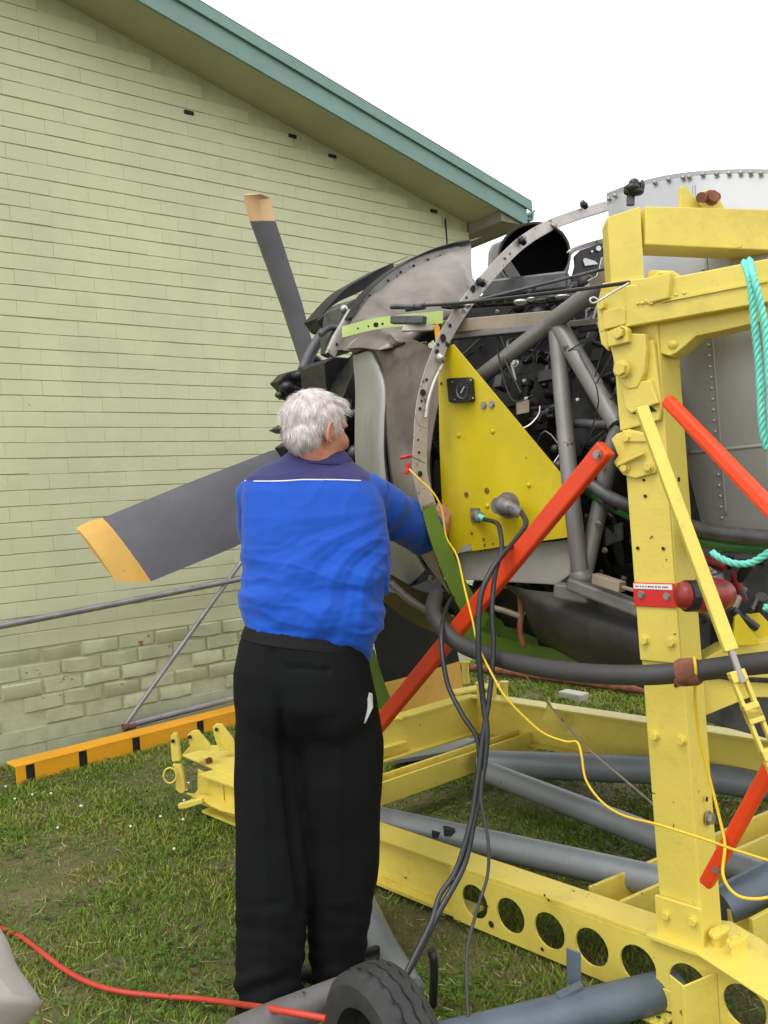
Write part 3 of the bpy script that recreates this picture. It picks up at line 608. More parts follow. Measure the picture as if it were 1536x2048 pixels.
#==ENGINE
# ================================================================ AIRCRAFT ENGINE
az = math.radians(38); ea = np.array([-math.sin(az), math.cos(az), 0]); eB = np.array([ea[1], -ea[0], 0]); EC = np.array([.88, 3.42, 1.6])
def E(s, r, th): th = math.radians(th); return EC+ea*s+r*(-math.cos(th)*eB+math.sin(th)*ZU)
def EP(x, y, s): return hit(x, y, EC+ea*s, ea)
en = empty('aircraft_engine', EC*np.array([1, 1, 0])+ZU*.5, 'big uncowled turboprop aircraft engine with four bladed propeller carried in the yellow stand', 'aircraft engine')
def part(b, name, m, parent=None, **k): return b.build(name, M[m] if isinstance(m, str) else m, parent or en, **k)
# propeller
hub = E(2.0, 0, 0); SH = 2.0
def bladeo(name, le, te, tipn, mt, mtip, root=None):
    # le/te: matching outline points; the last tipn points make the painted tip
    L_ = [np.asarray(p) for p in le]; T_ = [np.asarray(p) for p in te]; out = []
    def loft(a, b, m, nm, par):
        k = 9; mb = MB(); rows = []
        for p, q in zip(a, b):
            ch = q-p; w = np.linalg.norm(ch); cdn = ch/w; sp = nrm(b[-1]-b[0]+a[-1]-a[0]); nn = nrm(np.cross(cdn, sp)); 
            if nn@fw > 0: nn = -nn
            tk = .020+.010*(w < .25); row = []
            for j in range(k): u = j/(k-1); row.append(p+ch*u+nn*(tk*math.sin(math.pi*min(1, u**.75))**.8))
            for j in range(k-2, 0, -1): u = j/(k-1); row.append(p+ch*u-nn*tk*.35*math.sin(math.pi*u))
            rows.append(row+[row[0]])
        mb.grid(rows); mb.add(rows[0][:-1], [tuple(range(len(rows[0])-1))]); mb.add(rows[-1][:-1], [tuple(range(len(rows[0])-2, -1, -1))])
        return mb.build(nm, m, par, autos=40)
    bl = loft(L_[:len(L_)-tipn+1], T_[:len(L_)-tipn+1], M[mt], name, en)
    loft(L_[-tipn:], T_[-tipn:], M[mtip], 'blade_tip', bl); return bl
le = [EP(x, y, 2.07) for x, y in ((614, 880), (606, 745), (560, 608), (499, 442), (489, 405), (489, 388))]
te = [EP(x, y, 1.93) for x, y in ((668, 880), (640, 745), (605, 608), (551, 442), (540, 396), (522, 388))]
bladeo('propeller_blade', le, te, 3, 'blade', 'tip_pale')
le = [EP(x, y, 2.08) for x, y in ((640, 878), (540, 902), (370, 968), (205, 1036), (178, 1042), (152, 1056))]
te = [EP(x, y, 1.9) for x, y in ((650, 965), (560, 1042), (470, 1094), (302, 1163), (258, 1165), (229, 1160))]
bladeo('propeller_blade', le, te, 3, 'blade', 'tip')
le = [EP(x, y, 2.1) for x, y in ((625, 950), (690, 1060), (730, 1200), (764, 1366), (772, 1405), (790, 1440))]
te = [EP(x, y, 1.9) for x, y in ((700, 930), (830, 1050), (885, 1180), (919, 1322), (926, 1375), (915, 1430))]
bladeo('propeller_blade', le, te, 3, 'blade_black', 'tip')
e_ = nrm(E(2, 1, 162)-hub); tg = nrm(np.cross(ea, e_))
bladeo('propeller_blade', [hub+e_*r_+tg*.06+ea*.09 for r_ in (.2, .5, .8, 1.25, 1.35, 1.42)], [hub+e_*r_-tg*w_-ea*.09 for r_, w_ in ((.2, .06), (.5, .15), (.8, .2), (1.25, .2), (1.35, .18), (1.42, .12))], 3, 'blade', 'tip')
def lathe(mb, prof, n=40, a0=0, a1=360, cap=False):
    rows = [[E(s, r_, a0+(a1-a0)*k/n) for k in range(n+1)] for s, r_ in prof]; mb.grid(rows); return mb
b = MB(); lathe(b, [(2.35, .001), (2.33, .06), (2.25, .12), (2.1, .16), (1.9, .18), (1.8, .19), (1.8, .05)], 32); part(b, 'propeller_hub', 'black', autos=40)
for th in (75, -18, -105, 162):
    d_ = nrm(E(2, 1, th)-hub); b = MB(); b.tube([hub+d_*.1, hub+d_*.2, hub+d_*.22, hub+d_*.34], [.10, .10, .075, .07], 16); b.tube([hub+d_*.20, hub+d_*.235], .105, 16)
    part(b, 'blade_cuff', 'black', autos=40)
for q, r_, m_ in (((640, 740, 1.7), .05, 'engine2'), ((655, 745, 1.72), .06, 'cowl'), ((598, 752, 1.8), .045, 'black'), ((575, 775, 1.85), .05, 'black'), ((630, 720, 1.6), .035, 'black'), ((668, 765, 1.5), .07, 'engine'), ((560, 790, 1.9), .03, 'engine2')):
    c_ = EP(*q); b = MB(); b.ball(c_, rt*r_, fw*r_, up*r_*.7, 14, 10); b.tube([c_, c_+eB*.12-ZU*.05], r_*.6, 10); part(b, 'pitch_linkage', m_, smooth=True)
# jagged black lumps left of the head
def lump(pts, s, th_, m_='black', name='spinner_bracket'): 
    b = MB(); b.prism([EP(x, y, s) for x, y in pts], -ea*th_); return part(b, name, m_, bevel=.006)
lump([(538, 768), (556, 750), (590, 742), (604, 748), (604, 790), (575, 800), (556, 800), (552, 782)], 1.95, .10)
lump([(536, 862), (556, 850), (570, 868), (552, 868)], 1.9, .1)
lump([(548, 896), (566, 884), (590, 920), (560, 914)], 1.9, .1)
lump([(609, 650), (624, 636), (652, 618), (670, 612), (668, 640), (648, 660), (636, 672), (622, 668)], 1.55, .12)
lump([(648, 628), (672, 612), (700, 606), (706, 640), (690, 700), (664, 716), (640, 712), (640, 680)], 1.35, .15, 'engine2')
lump([(600, 740), (620, 728), (660, 730), (706, 742), (712, 790), (700, 830), (640, 830), (604, 800)], 1.2, .2, 'engine')
b = MB(); b.tube(cr([EP(x, y, 1.45) for x, y in ((606, 742), (622, 705), (645, 668), (664, 638), (690, 618))]), [.03]*25, 10); part(b, 'deicer_ring', 'blade', smooth=True)
pipe('bleed_pipe', [EP(x, y, 1.2) for x, y in ((640, 670), (660, 656), (684, 658), (696, 672))], .014, M['engine2'], en)
pipe('bleed_pipe', [EP(x, y, 1.2) for x, y in ((652, 712), (668, 672), (690, 655))], .02, M['black'], en)
MB().ball(EP(688, 618, 1.2), rt*.02, fw*.02, up*.02).build('pipe_nut', M['steel'], en, smooth=True)
MB().ball(EP(622, 737, 1.5), rt*.028, fw*.02, up*.028).build('pipe_nut', M['engine2'], en, smooth=True)
# formers: strips following the cowl line
def strip(name, pxs, s, w, m_, lip=.03, k=5, side=1, par=None):
    pts = cr([EP(x, y, s) for x, y in pxs], k); n = len(pts); A_, B_, C_ = [], [], []
    for i, p in enumerate(pts):
        t_ = nrm(pts[min(i+1, n-1)]-pts[max(i-1, 0)]); q = np.cross(t_, ea)*side; w_ = w[0]+(w[1]-w[0])*i/(n-1) if hasattr(w, '__len__') else w
        A_.append(p+q*w_/2); B_.append(p-q*w_/2); C_.append(p+q*w_/2+ea*lip)
    mb = MB(); mb.grid([A_, B_], .003); mb.grid([C_, A_], .003); return part(mb, name, m_, autos=40) if par is None else mb.build(name, M[m_], par, autos=40)
MR = ((1225, 408), (1170, 424), (1100, 450), (1040, 487), (985, 542), (935, 602), (892, 670), (862, 742), (845, 812), (840, 880), (839, 940), (848, 985), (857, 1015))
mr = strip('main_former', MR, 0, (.035, .066), 'ring', lip=.05)
strip('green_former', ((855, 1008), (866, 1050), (884, 1100), (905, 1150), (932, 1203), (965, 1252)), 0, (.058, .085), 'green', lip=.04)
strip('green_former', ((925, 1262), (975, 1285), (1050, 1305), (1120, 1318), (1180, 1330)), -.02, (.05, .07), 'green', lip=.05)
strip('green_former', ((962, 1245), (1010, 1268), (1060, 1290), (1150, 1312)), .1, (.09, .05), 'green', lip=.02)
strip('green_former', ((735, 1305), (745, 1340), (760, 1385), (775, 1420)), .35, .06, 'green', lip=.02)
def dot(x, y, s, r_, m_='dark', off=-.006, name='lightening_hole'):
    c_ = EP(x, y, s)-ea*abs(off); b = MB(); b.prism([c_+r_*(math.cos(t)*eB+math.sin(t)*ZU) for t in np.linspace(0, 2*math.pi, 15)[:-1]], -ea*.0006); part(b, name, m_)
for x, y, r_ in ((944, 578, .012), (931, 596, .005), (898, 652, .007), (884, 676, .013), (874, 690, .006), (893, 690, .008), (872, 704, .009), (851, 760, .006), (844, 786, .012), (841, 802, .005), (838, 818, .006), (836, 905, .005), (838, 948, .010), (834, 880, .004), (842, 962, .004), (1008, 518, .005), (1018, 508, .004), (965, 562, .006)): dot(x, y, 0, r_)
for x, y in ((961, 565), (881, 716), (1044, 482), (1168, 410)):
    b = MB(); c_ = EP(x, y, -.02); b.tube([c_-eB*.012+ZU*.01, c_+eB*.014-ZU*.008], .011, 8); b.ball(c_, eB*.016, ea*.016, ZU*.013); part(b, 'quick_clamp', 'black' if x != 881 else 'steel', smooth=True)
pipe('conduit', [EP(x, y, -.02) for x, y in ((885, 730), (868, 765), (856, 805), (852, 835))], .006, M['ring'], en)
pipe('brace_wire', [EP(x, y, -.02) for x, y in ((830, 830), (838, 850), (852, 856))], .002, M['steel'], en)
# front arc
FR = ((663, 710), (676, 680), (690, 655), (715, 615), (750, 580), (790, 551), (840, 525), (890, 509), (920, 503))
strip('front_former', FR, .75, (.035, .042), 'ring', lip=.02)
strip('front_former_edge', [(x-4, y-11) for x, y in FR[2:]]+[(941, 486)], .77, .018, 'black', lip=-.08)
for x, y in ((672, 690), (684, 672), (700, 640), (738, 592), (775, 562), (800, 545), (826, 532), (855, 520), (879, 513)): dot(x, y, .75, .006)
dot(686, 688, .75, .010); dot(699, 660, .75, .009)
strip('front_seal', ((612, 652), (640, 622), (668, 597), (700, 580), (740, 560), (790, 540)), 1.0, (.03, .07), 'black', lip=-.12)
# cowl panels: loft across traced lines at their own distance
def loftpx(name, rows, m_, th=.004, k=5, bump=None, **kw):
    R = [cr([P(*q) for q in r], k) for r in rows]
    cols = [cr([R[i][j] for i in range(len(R))], k) for j in range(len(R[0]))]; mb = MB()
    if bump:
        cols = [[p+bump(i/(len(cols)-1), j/(len(c)-1)) for j, p in enumerate(c)] for i, c in enumerate(cols)]
    mb.grid(cols, th); return part(mb, name, m_, autos=60, **kw)
def ribs(u, v):
    d = 0
    for c in (.20, .42, .66, .88): d += .03*math.exp(-((u-c-.16*(v-.5))/.035)**2)
    return -fw*d*min(1, 4*v+.3)
loftpx('intake_cowl', [[(676, 700, 3.50), (715, 622, 3.56), (760, 578, 3.62), (840, 530, 3.72), (900, 505, 3.85), (942, 488, 3.98)],
                       [(720, 695, 3.40), (760, 650, 3.42), (800, 620, 3.44), (870, 575, 3.50), (915, 545, 3.6), (943, 520, 3.75)],
                       [(760, 700, 3.30), (800, 690, 3.30), (840, 665, 3.32), (890, 625, 3.36), (925, 590, 3.45), (946, 555, 3.55)],
                       [(785, 700, 3.50), (830, 690, 3.48), (868, 680, 3.43), (905, 660, 3.40), (945, 625, 3.3), (965, 570, 3.4)]], 'cowl', bump=ribs)
loftpx('intake_duct', [[(684, 700, 3.46), (720, 672, 3.45), (770, 668, 3.38), (830, 680, 3.25), (900, 720, 3.05)],
                       [(700, 703, 3.46), (735, 690, 3.42), (775, 700, 3.33), (818, 750, 3.2), (872, 830, 3.02)],
                       [(705, 707, 3.47), (742, 702, 3.42), (772, 745, 3.32), (805, 850, 3.15), (858, 930, 2.98)],
                       [(708, 708, 3.5), (745, 712, 3.45), (769, 780, 3.34), (790, 930, 3.12), (868, 1020, 2.98)],
                       [(709, 712, 3.52), (746, 722, 3.46), (768, 850, 3.34), (800, 1010, 3.15), (870, 1110, 3.0)],
                       [(710, 716, 3.55), (747, 735, 3.5), (770, 930, 3.36), (830, 1090, 3.2), (900, 1190, 3.05)]], 'cowl')
loftpx('intake_lip', [[(707, 712, 3.50), (712, 780, 3.46), (711, 850, 3.43), (712, 920, 3.42), (722, 1000, 3.42), (750, 1090, 3.42), (800, 1180, 3.42)],
                      [(735, 703, 3.42), (742, 780, 3.38), (740, 850, 3.36), (742, 920, 3.35), (752, 1000, 3.35), (780, 1080, 3.35), (830, 1160, 3.36)],
                      [(752, 708, 3.40), (770, 775, 3.33), (768, 850, 3.30), (768, 920, 3.30), (780, 1000, 3.30), (808, 1070, 3.30), (850, 1140, 3.3)],
                      [(754, 712, 3.45), (773, 780, 3.38), (771, 850, 3.36), (771, 920, 3.36), (783, 1000, 3.36), (811, 1070, 3.36), (853, 1140, 3.36)]], 'cowl_lip')
b = MB(); lathe(b, [(1.3, .30), (1.25, .55), (1.05, .70), (.8, .74)], 36, -80, 85); part(b, 'inlet_throat', 'engine', autos=50)
# core and dark interior
b = MB(); lathe(b, [(1.75, .12), (1.7, .24), (1.4, .26), (1.35, .34), (1.0, .36), (.95, .45), (.6, .47), (.55, .52), (.1, .55), (.05, .5), (-.3, .52), (-.35, .6), (-.72, .6)], 40); part(b, 'engine_core', 'engine', autos=40)
b = MB(); b.prism([E(-.73, .66, t) for t in range(0, 360, 10)], -ea*.01); part(b, 'firewall_backing', 'engine')  # dark backing disc, added to seal the rear of the engine bay
b = MB(); lathe(b, [(.75, .86), (.3, .92), (-.7, .9)], 20, 146, 262); part(b, 'sky_blocking_sheet', 'engine', autos=50)  # dark sheet added on the far side to block the sky
b = MB(); lathe(b, [(1.3, .60), (.75, .80), (.3, .84)], 20, -110, -40); part(b, 'lower_cowl_panel', 'engine', autos=50)
rr = random.Random(21); cl = MB(); cl2 = MB()
def NE(s, r, th): return E(s, r, th)
for i in range(46):
    s_ = rr.uniform(-.68, .75); th = rr.uniform(-75, 62); r_ = rr.uniform(.50, .66); L_ = []
    for k in range(4):
        L_.append(E(s_, r_, th)); 
        if rr.random() < .5: s_ += rr.uniform(-.22, .22)
        else: th += rr.uniform(-28, 28)
        r_ = min(.67, max(.48, r_+rr.uniform(-.06, .06))); s_ = max(-.70, min(.8, s_)); th = max(-80, min(62, th))
    pipe('engine_pipe', L_, rr.choice((.005, .007, .009, .012, .015)), M[rr.choice(('engine', 'engine2', 'black', 'black', 'tubegrey', 'engine'))], en, k=4, n=8)
for i in range(60):
    s_ = rr.uniform(-.66, .5); th = rr.uniform(-60, 60); r_ = rr.uniform(.60, .74); L_ = [E(s_, r_, th)]
    for k in range(3): s_ = max(-.68, min(.6, s_+rr.uniform(-.14, .14))); th = max(-70, min(60, th+rr.uniform(-16, 16))); L_.append(E(s_, r_+rr.uniform(-.04, .03), th))
    pipe('engine_wire', L_, rr.choice((.0022, .003, .004, .005)), M[rr.choice(('engine2', 'black', 'tubegrey', 'engine', 'black', 'engine2', 'black'))], en, k=4, n=6)
for i in range(340):
    s_ = rr.uniform(-.7, .9); th = rr.uniform(-85, 64); r_ = rr.uniform(.50, .73); c_ = E(s_, r_, th); n_ = nrm(c_-E(s_, 0, 0)); t_ = nrm(np.cross(n_, ea)); q = rr.random(); mb = cl if rr.random() < .62 else cl2
    if q < .35: mb.box(c_, n_*rr.uniform(.008, .03), t_*rr.uniform(.008, .035), ea*rr.uniform(.008, .035))
    elif q < .7: d_ = rr.choice((t_, ea, n_)); w_ = rr.uniform(.01, .045); mb.tube([c_-d_*w_, c_-d_*w_*.5, c_-d_*w_*.5, c_+d_*w_], [w_*.5, w_*.5, w_*.35, w_*.35], 12)
    else: w_ = rr.uniform(.014, .035); mb.ball(c_, n_*w_, t_*w_, ea*w_, 10, 7)
cl.build('engine_fittings', M['engine'], en, kind='stuff', bevel=0, autos=40); cl2.build('engine_castings', M['engine2'], en, kind='stuff', autos=40)
for i in range(60):
    s_ = rr.uniform(-.6, .6); th = rr.uniform(-60, 58); c_ = E(s_, rr.uniform(.66, .76), th); w_ = rr.uniform(.004, .010); b = MB(); n_ = nrm(c_-E(s_, 0, 0)); b.hexbolt(c_, n_, w_, w_); part(b, 'pipe_nut', 'steel')
pipe('loose_wire', [P(x, y, 2.75) for x, y in ((1040, 860), (1062, 848), (1078, 828), (1080, 812))], .0035, M['steel'], en)
pipe('loose_wire', [P(x, y, 2.7) for x, y in ((1108, 925), (1122, 905), (1128, 890))], .003, M['steel'], en)
b = MB(); b.box(P(1045, 815, 2.8), rt*.02+up*.004, fw*.01, up*.02); part(b, 'tag_plate', 'tan')
# rear nacelle skin: a curved metal wall with a bolted rim, dropping back over the top
NX = [(1215, 388), (1260, 371), (1330, 353), (1400, 344), (1480, 340), (1560, 342), (1680, 352)]
ND = [2.78, 2.70, 2.61, 2.53, 2.46, 2.40, 2.32]
NR = [[(x, y, d) for (x, y), d in zip(NX, ND)]]
for fy, dd in ((.25, -.10), (.5, -.14), (.75, -.10), (1., 0.)):
    NR.append([(x+(22 if i == 0 else 6)*fy, y+fy*((1012+i*14)-y), d+dd) for i, ((x, y), d) in enumerate(zip(NX, ND))])
R_ = [cr([P(*q) for q in r], 6) for r in NR]; ncols = [cr([R_[i][j] for i in range(len(R_))], 6) for j in range(len(R_[0]))]
b = MB(); b.grid(ncols, .004); nac = part(b, 'nacelle_skin', 'skin', autos=60)
bvN = BVHTree.FromPolygons([Vector(v) for v in b.v], b.f)
def snapN(x, y, off=.003):
    d = Vector(ray(x, y)).normalized(); l_, n_, i_, t_ = bvN.ray_cast(Vector(CAM), d)
    if l_ is None: return None, None
    if n_.dot(d) > 0: n_ = -n_
    return np.array(l_+n_*off), np.array(n_)
tp = [c[0] for c in ncols]
b = MB(); b.grid([[p+eB*(.0+.9*f_)-ZU*(.02*f_+.5*f_*f_) for f_ in np.linspace(0, 1, 8)] for p in tp], .003); b.build('top_skin', M['skin'], nac, autos=60)
b = MB(); rows_ = []
for c in ncols:
    o_ = nrm(c[0]-c[3]); f0 = nrm(np.cross(ncols[8][0]-ncols[4][0], ZU)); f0 = f0 if f0[1] < 0 else -f0
    rows_.append([c[0]+f0*.005+ZU*.002, c[0]+f0*.005-ZU*.034, c[0]+f0*.001-ZU*.036])
b.grid(rows_, .003); b.build('rim_band', M['skin'], nac, autos=50)
def stud(x, y, w_, nm, mm_, off=.004):
    p_, n_ = snapN(x, y, off)
    if p_ is None: return
    x_ = nrm(np.cross(n_, ZU)); z_ = np.cross(x_, n_); MB().ball(p_, x_*w_, z_*w_, n_*w_*.8, 8, 6).build(nm, M[mm_], nac, smooth=True)
for i in range(9): stud(1406-300*0+(1434-1406)*i/8+2, 560+i*0+ i*26, .0042, 'rivet', 'steel') if False else None
yy = 540.
while yy < 1062:
    stud(1408+(1446-1408)*(yy-560)/500, yy, .0045, 'rivet', 'steel'); yy += 21.5
for x, y in ((1221, 400), (1233, 393), (1312, 368), (1339, 362), (1368, 358), (1380, 357), (1407, 352), (1434, 351), (1459, 350), (1482, 349), (1502, 349), (1522, 350)): stud(x, y, .0075, 'rim_bolt', 'bolt_steel', .008)
def seam(pts, w, off=.0025, th=.002):
    b = MB(); q = []
    for x, y in pts:
        p_, n_ = snapN(x, y, off)
        if p_ is not None: q.append(p_)
    b.tube(cr(q, 3), w, 6); b.build('skin_bead', M['skin'], nac, smooth=True)
seam([(1416+(1454-1416)*(y-560)/500, y) for y in range(400, 1060, 30)], .0035, .0)
seam([(x, 905-(x-1380)*.10) for x in range(1380, 1560, 15)], .006, .0); seam([(1388, y) for y in range(372, 420, 12)], .005, 0.)
b = MB()
for x, y, w_, h_ in ((1268, 368, .016, .016), (1264, 377, .024, .014), (1284, 372, .008, .018), (1254, 382, .010, .012), (1274, 384, .020, .010)): b.ball(P(x, y, 2.42), rt*w_, fw*w_, up*h_)
part(b, 'latch_knob', 'black', smooth=True)
pipe('latch_stem', [P(1262, 385, 2.44), P(1261, 410, 2.44)], .012, M['engine2'], en, k=1)
pipe('sill_tube', [P(1165, 958, 2.62), P(1240, 1004, 2.5), P(1400, 1058, 2.25), P(1560, 1078, 2.05)], .020, M['engine2'], en)
pipe('green_sill', [P(1165, 975, 2.66), P(1250, 1026, 2.52), P(1400, 1082, 2.28), P(1560, 1100, 2.1)], .016, M['green_deep'], en)
# longerons, rods
b = MB(); b.prism([P(x, y, 3.25) for x, y in ((905, 625), (985, 575), (1225, 555), (1225, 760), (905, 760))], fw*.25); part(b, 'dark_backing_block', 'engine', bevel=.02)  # dark block added behind the longerons to shut out the sky
b = MB(); b.beam(P(885, 655, 3.05), P(1105, 636, 2.86), .03, .046); part(b, 'longeron', 'tan', bevel=.003)
b = MB(); b.beam(P(900, 674, 3.07), P(1225, 642, 2.72), .05, .022); part(b, 'longeron_flange', 'tubegrey', bevel=.003)
b = MB(); b.beam(P(890, 612, 3.2), P(1225, 590, 2.72), .05, .022); part(b, 'upper_longeron', 'black', bevel=.004)
for i in range(14):
    x = 915+i*21; MB().ball(P(x, 612-(x-900)*.07+rr.uniform(-3, 3), 2.95-(x-900)*.0009), rt*rr.uniform(.008, .03), fw*.02, up*rr.uniform(.005, .01)).build('wire_clip', M[rr.choice(('steel', 'engine2', 'black'))], en, smooth=True)
b = MB(); pg = [P(x, y, D) for x, y, D in ((684, 664, 3.30), (760, 646, 3.2), (885, 634, 3.0))]; pg = cr(pg, 6)
b.grid([[p+up*.022 for p in pg], [p-up*.022 for p in pg]][::-1], .004); part(b, 'green_stringer', 'green_pale', autos=50)
for x, y, r_ in ((716, 657, .004), (737, 653, .004), (752, 650, .010), (765, 648, .005)):
    D_ = 3.29-(x-684)*.0015; MB().hexbolt(P(x, y, D_-.02), -fw, r_, .0006, 14, False).build('lightening_hole', M['dark'], en)
b = MB(); b.beam(P(784, 640, 3.02), P(850, 640, 2.95), .03, .028); part(b, 'latch_block', 'engine2', bevel=.004)
b = MB(); b.prism([P(x, y, 2.98) for x, y in ((806, 652), (818, 645), (850, 648), (872, 650), (866, 660), (803, 662))], fw*.02); part(b, 'latch_plate', 'ring', bevel=.002)
pipe('control_rod', [P(784, 612, 3.05), P(900, 608, 2.85), P(1100, 586, 2.5), P(1258, 565, 2.17)], .0055, M['black'], en)
pipe('control_rod', [P(930, 606, 2.8), P(1080, 570, 2.6), P(1215, 536, 2.4)], .005, M['engine2'], en)
pipe('hook_wire', [P(1258, 566, 2.15), P(1220, 588, 2.14), P(1196, 603, 2.14), P(1184, 606, 2.14), P(1180, 599, 2.14), P(1188, 595, 2.14), P(1197, 601, 2.14)], .0028, M['steel'], en)
b = MB(); b.tube([P(782, 613, 3.0), P(830, 613, 2.96)], .010, 8); b.tube([P(812, 617, 2.98), P(850, 612, 2.95)], .012, 8); part(b, 'rod_end', 'engine2', autos=50)
# exhaust / oil cooler duct on top
xc = P(1068, 511, 3.30); xd = nrm(-fw*.93+rt*(-.18)+up*(-.12)); xx = nrm(np.cross(xd, up)); xy = np.cross(xx, xd)
def duct(mb, prof, n=40):
    rows = [[xc+xd*d_+r_*(math.cos(a)*xx+.90*math.sin(a)*xy) for a in np.linspace(0, 2*math.pi, n+1)] for d_, r_ in prof]; mb.grid(rows); return mb
b = MB(); duct(b, [(-.35, .118), (-.02, .131), (.0, .138), (.002, .141), (-.02, .142), (-.35, .14)]); part(b, 'exhaust_duct', 'tubegrey', autos=60)
b = MB(); duct(b, [(-.105, .0), (-.105, .126), (-.01, .1295)]); part(b, 'duct_shade_cup', 'painted_duct_shade', autos=60)  # closed black cup: the duct is shallow, its deep shade is painted
b = MB(); b.prism([P(x, y, 3.42) for x, y in ((978, 502), (984, 488), (1008, 478), (1110, 458), (1126, 460), (1134, 476), (1137, 540), (1136, 610), (980, 620), (976, 560))], fw*.03); part(b, 'duct_flange', 'tubegrey', bevel=.008)
b = MB(); b.beam(P(970, 585, 3.3), P(1140, 566, 3.2), .12, .07); part(b, 'duct_base', 'engine2', bevel=.01)
b = MB(); b.prism([P(x, y, 3.5) for x, y in ((1148, 512), (1160, 500), (1225, 478), (1232, 600), (1150, 600), (1142, 560), (1150, 530))], fw*.02); part(b, 'perforated_former', 'black', bevel=.003)
for x, y, w_ in ((1197, 497, .011), (1208, 494, .006), (1184, 503, .005), (1218, 488, .006)): MB().hexbolt(P(x, y, 3.49), -fw, w_, .0006, 14, False).build('former_hole', M['label'], en)
b = MB(); b.prism([P(x, y, 3.49) for x, y in ((1166, 520), (1170, 516), (1190, 522), (1196, 528), (1170, 532))], -fw*.001); part(b, 'former_hole', 'label')
strip('rear_arc', ((1140, 508), (1150, 500), (1185, 488), (1225, 478)), -.35, .012, 'ring', lip=.01)
b = MB(); b.grid([[P(x, y, 2.45) for x, y in ((1204, 515), (1200, 535), (1194, 552), (1176, 562))], [P(x, y, 2.47) for x, y in ((1222, 508), (1218, 535), (1208, 560), (1184, 574))]], .004); part(b, 'bent_bracket', 'ring', autos=60)
# engine mount tubes
def mt(pts, r_=.028, name='mount_tube'): return pipe(name, pts, r_, M['tubegrey'], en, k=1 if len(pts) == 2 else 5, n=14)
mt([P(925, 782, 3.05), P(1102, 646, 2.76)], .028); mt([P(1102, 646, 2.76), P(1225, 556, 2.52)], .030); mt([P(1112, 655, 2.76), P(1140, 960, 2.62), P(1162, 1160, 2.60)], .027)
mt([P(1112, 645, 2.76), P(1235, 850, 2.55)], .031); mt([P(1240, 850, 2.55), P(1222, 905, 2.58), P(1200, 1010, 2.62), P(1168, 1150, 2.62)], .026)
mt([P(1165, 690, 3.0), P(1172, 860, 3.0), P(1185, 1000, 3.0)], .02); mt([P(1170, 900, 3.0), P(1110, 1000, 3.1)], .018); mt([P(1160, 655, 2.8), P(1240, 640, 2.7)], .02)
MB().ball(P(1108, 650, 2.76), rt*.036, fw*.036, up*.03).build('tube_joint', M['tubegrey'], en, smooth=True)
MB().ball(P(1164, 1155, 2.60), rt*.04, fw*.04, up*.03).build('tube_joint', M['tubegrey'], en, smooth=True)
b = MB(); b.beam(P(1140, 1165, 2.6), P(1300, 1225, 2.45), .06, .04); b.beam(P(1110, 1180, 2.65), P(1180, 1190, 2.6), .05, .05); part(b, 'mount_foot', 'tubegrey', bevel=.008)
b = MB(); b.beam(P(1190, 1156, 2.5), P(1245, 1174, 2.42), .03, .03); b.tube([P(1245, 1174, 2.42), P(1275, 1183, 2.35)], .006, 8); part(b, 'link_arm', 'tan', bevel=.003)
b = MB(); b.box(P(1226, 1068, 2.7), rt*.03+up*.01, fw*.02, up*.03); part(b, 'bright_bracket', 'engine2', bevel=.006)
# tray and lower scoop
b = MB(); b.prism([FA(x, y, .17) for x, y in ((893, 1109), (1142, 1078), (1140, 1150), (1112, 1170), (930, 1160), (915, 1150))], sB*.05); part(b, 'lower_tray', 'tray', bevel=.004)
loftpx('lower_scoop', [[(1000, 1165, 2.95), (1060, 1180, 2.8), (1160, 1190, 2.7), (1300, 1215, 2.6), (1420, 1240, 2.55)],
                       [(1040, 1200, 2.9), (1080, 1215, 2.75), (1170, 1240, 2.62), (1300, 1270, 2.5), (1420, 1290, 2.45)],
                       [(1060, 1250, 2.9), (1110, 1275, 2.78), (1180, 1300, 2.66), (1300, 1330, 2.55), (1420, 1350, 2.5)],
                       [(1075, 1280, 3.1), (1130, 1310, 3.0), (1200, 1345, 2.9), (1300, 1380, 2.8), (1420, 1400, 2.75)]], 'scoop')
loftpx('oil_cooler_skin', [[(780, 1150, 3.3), (850, 1185, 3.3), (930, 1180, 3.2), (1010, 1170, 3.1), (1090, 1180, 3.1)],
                           [(790, 1180, 3.4), (850, 1215, 3.35), (930, 1235, 3.3), (1000, 1250, 3.2), (1080, 1270, 3.15)]], 'engine')
b = MB(); b.prism([P(x, y, 3.3) for x, y in ((960, 1170), (1300, 1180), (1400, 1250), (1400, 1320), (1200, 1330), (1060, 1290), (960, 1250))], fw*.3); part(b, 'belly_box', 'engine', bevel=.02)
b = MB(); b.prism([P(x, y, 2.65) for x, y in ((1395, 1395), (1450, 1365), (1620, 1330), (1620, 1500), (1395, 1440))], fw*.05); part(b, 'grey_belly_panel', 'engine2', bevel=.004)
b = MB(); b.prism([P(x, y, 2.58) for x, y in ((1380, 1100), (1620, 1110), (1620, 1330), (1400, 1340))], fw*.4); part(b, 'accessory_block', 'engine', bevel=.02)
for i in range(26):
    x, y = rr.uniform(1390, 1530), rr.uniform(1110, 1290); p_ = P(x, y, rr.uniform(2.35, 2.5)); b = MB(); w_ = rr.uniform(.008, .03); d_ = nrm([rr.uniform(-1, 1) for _ in range(3)]); b.tube([p_-d_*w_*2, p_+d_*w_*2], w_*.6, 10); part(b, 'accessory', rr.choice(('engine', 'engine2', 'black', 'tan', 'darkred')), autos=50)
pipe('drain_pipe', [P(x, y, 2.9) for x, y in ((1040, 1190), (1042, 1230), (1040, 1260), (1048, 1295))], .010, M['rust'], en)
pipe('drain_pipe', [P(x, y, 2.95) for x, y in ((1072, 1190), (1058, 1215), (1040, 1240))], .004, M['tan'], en)
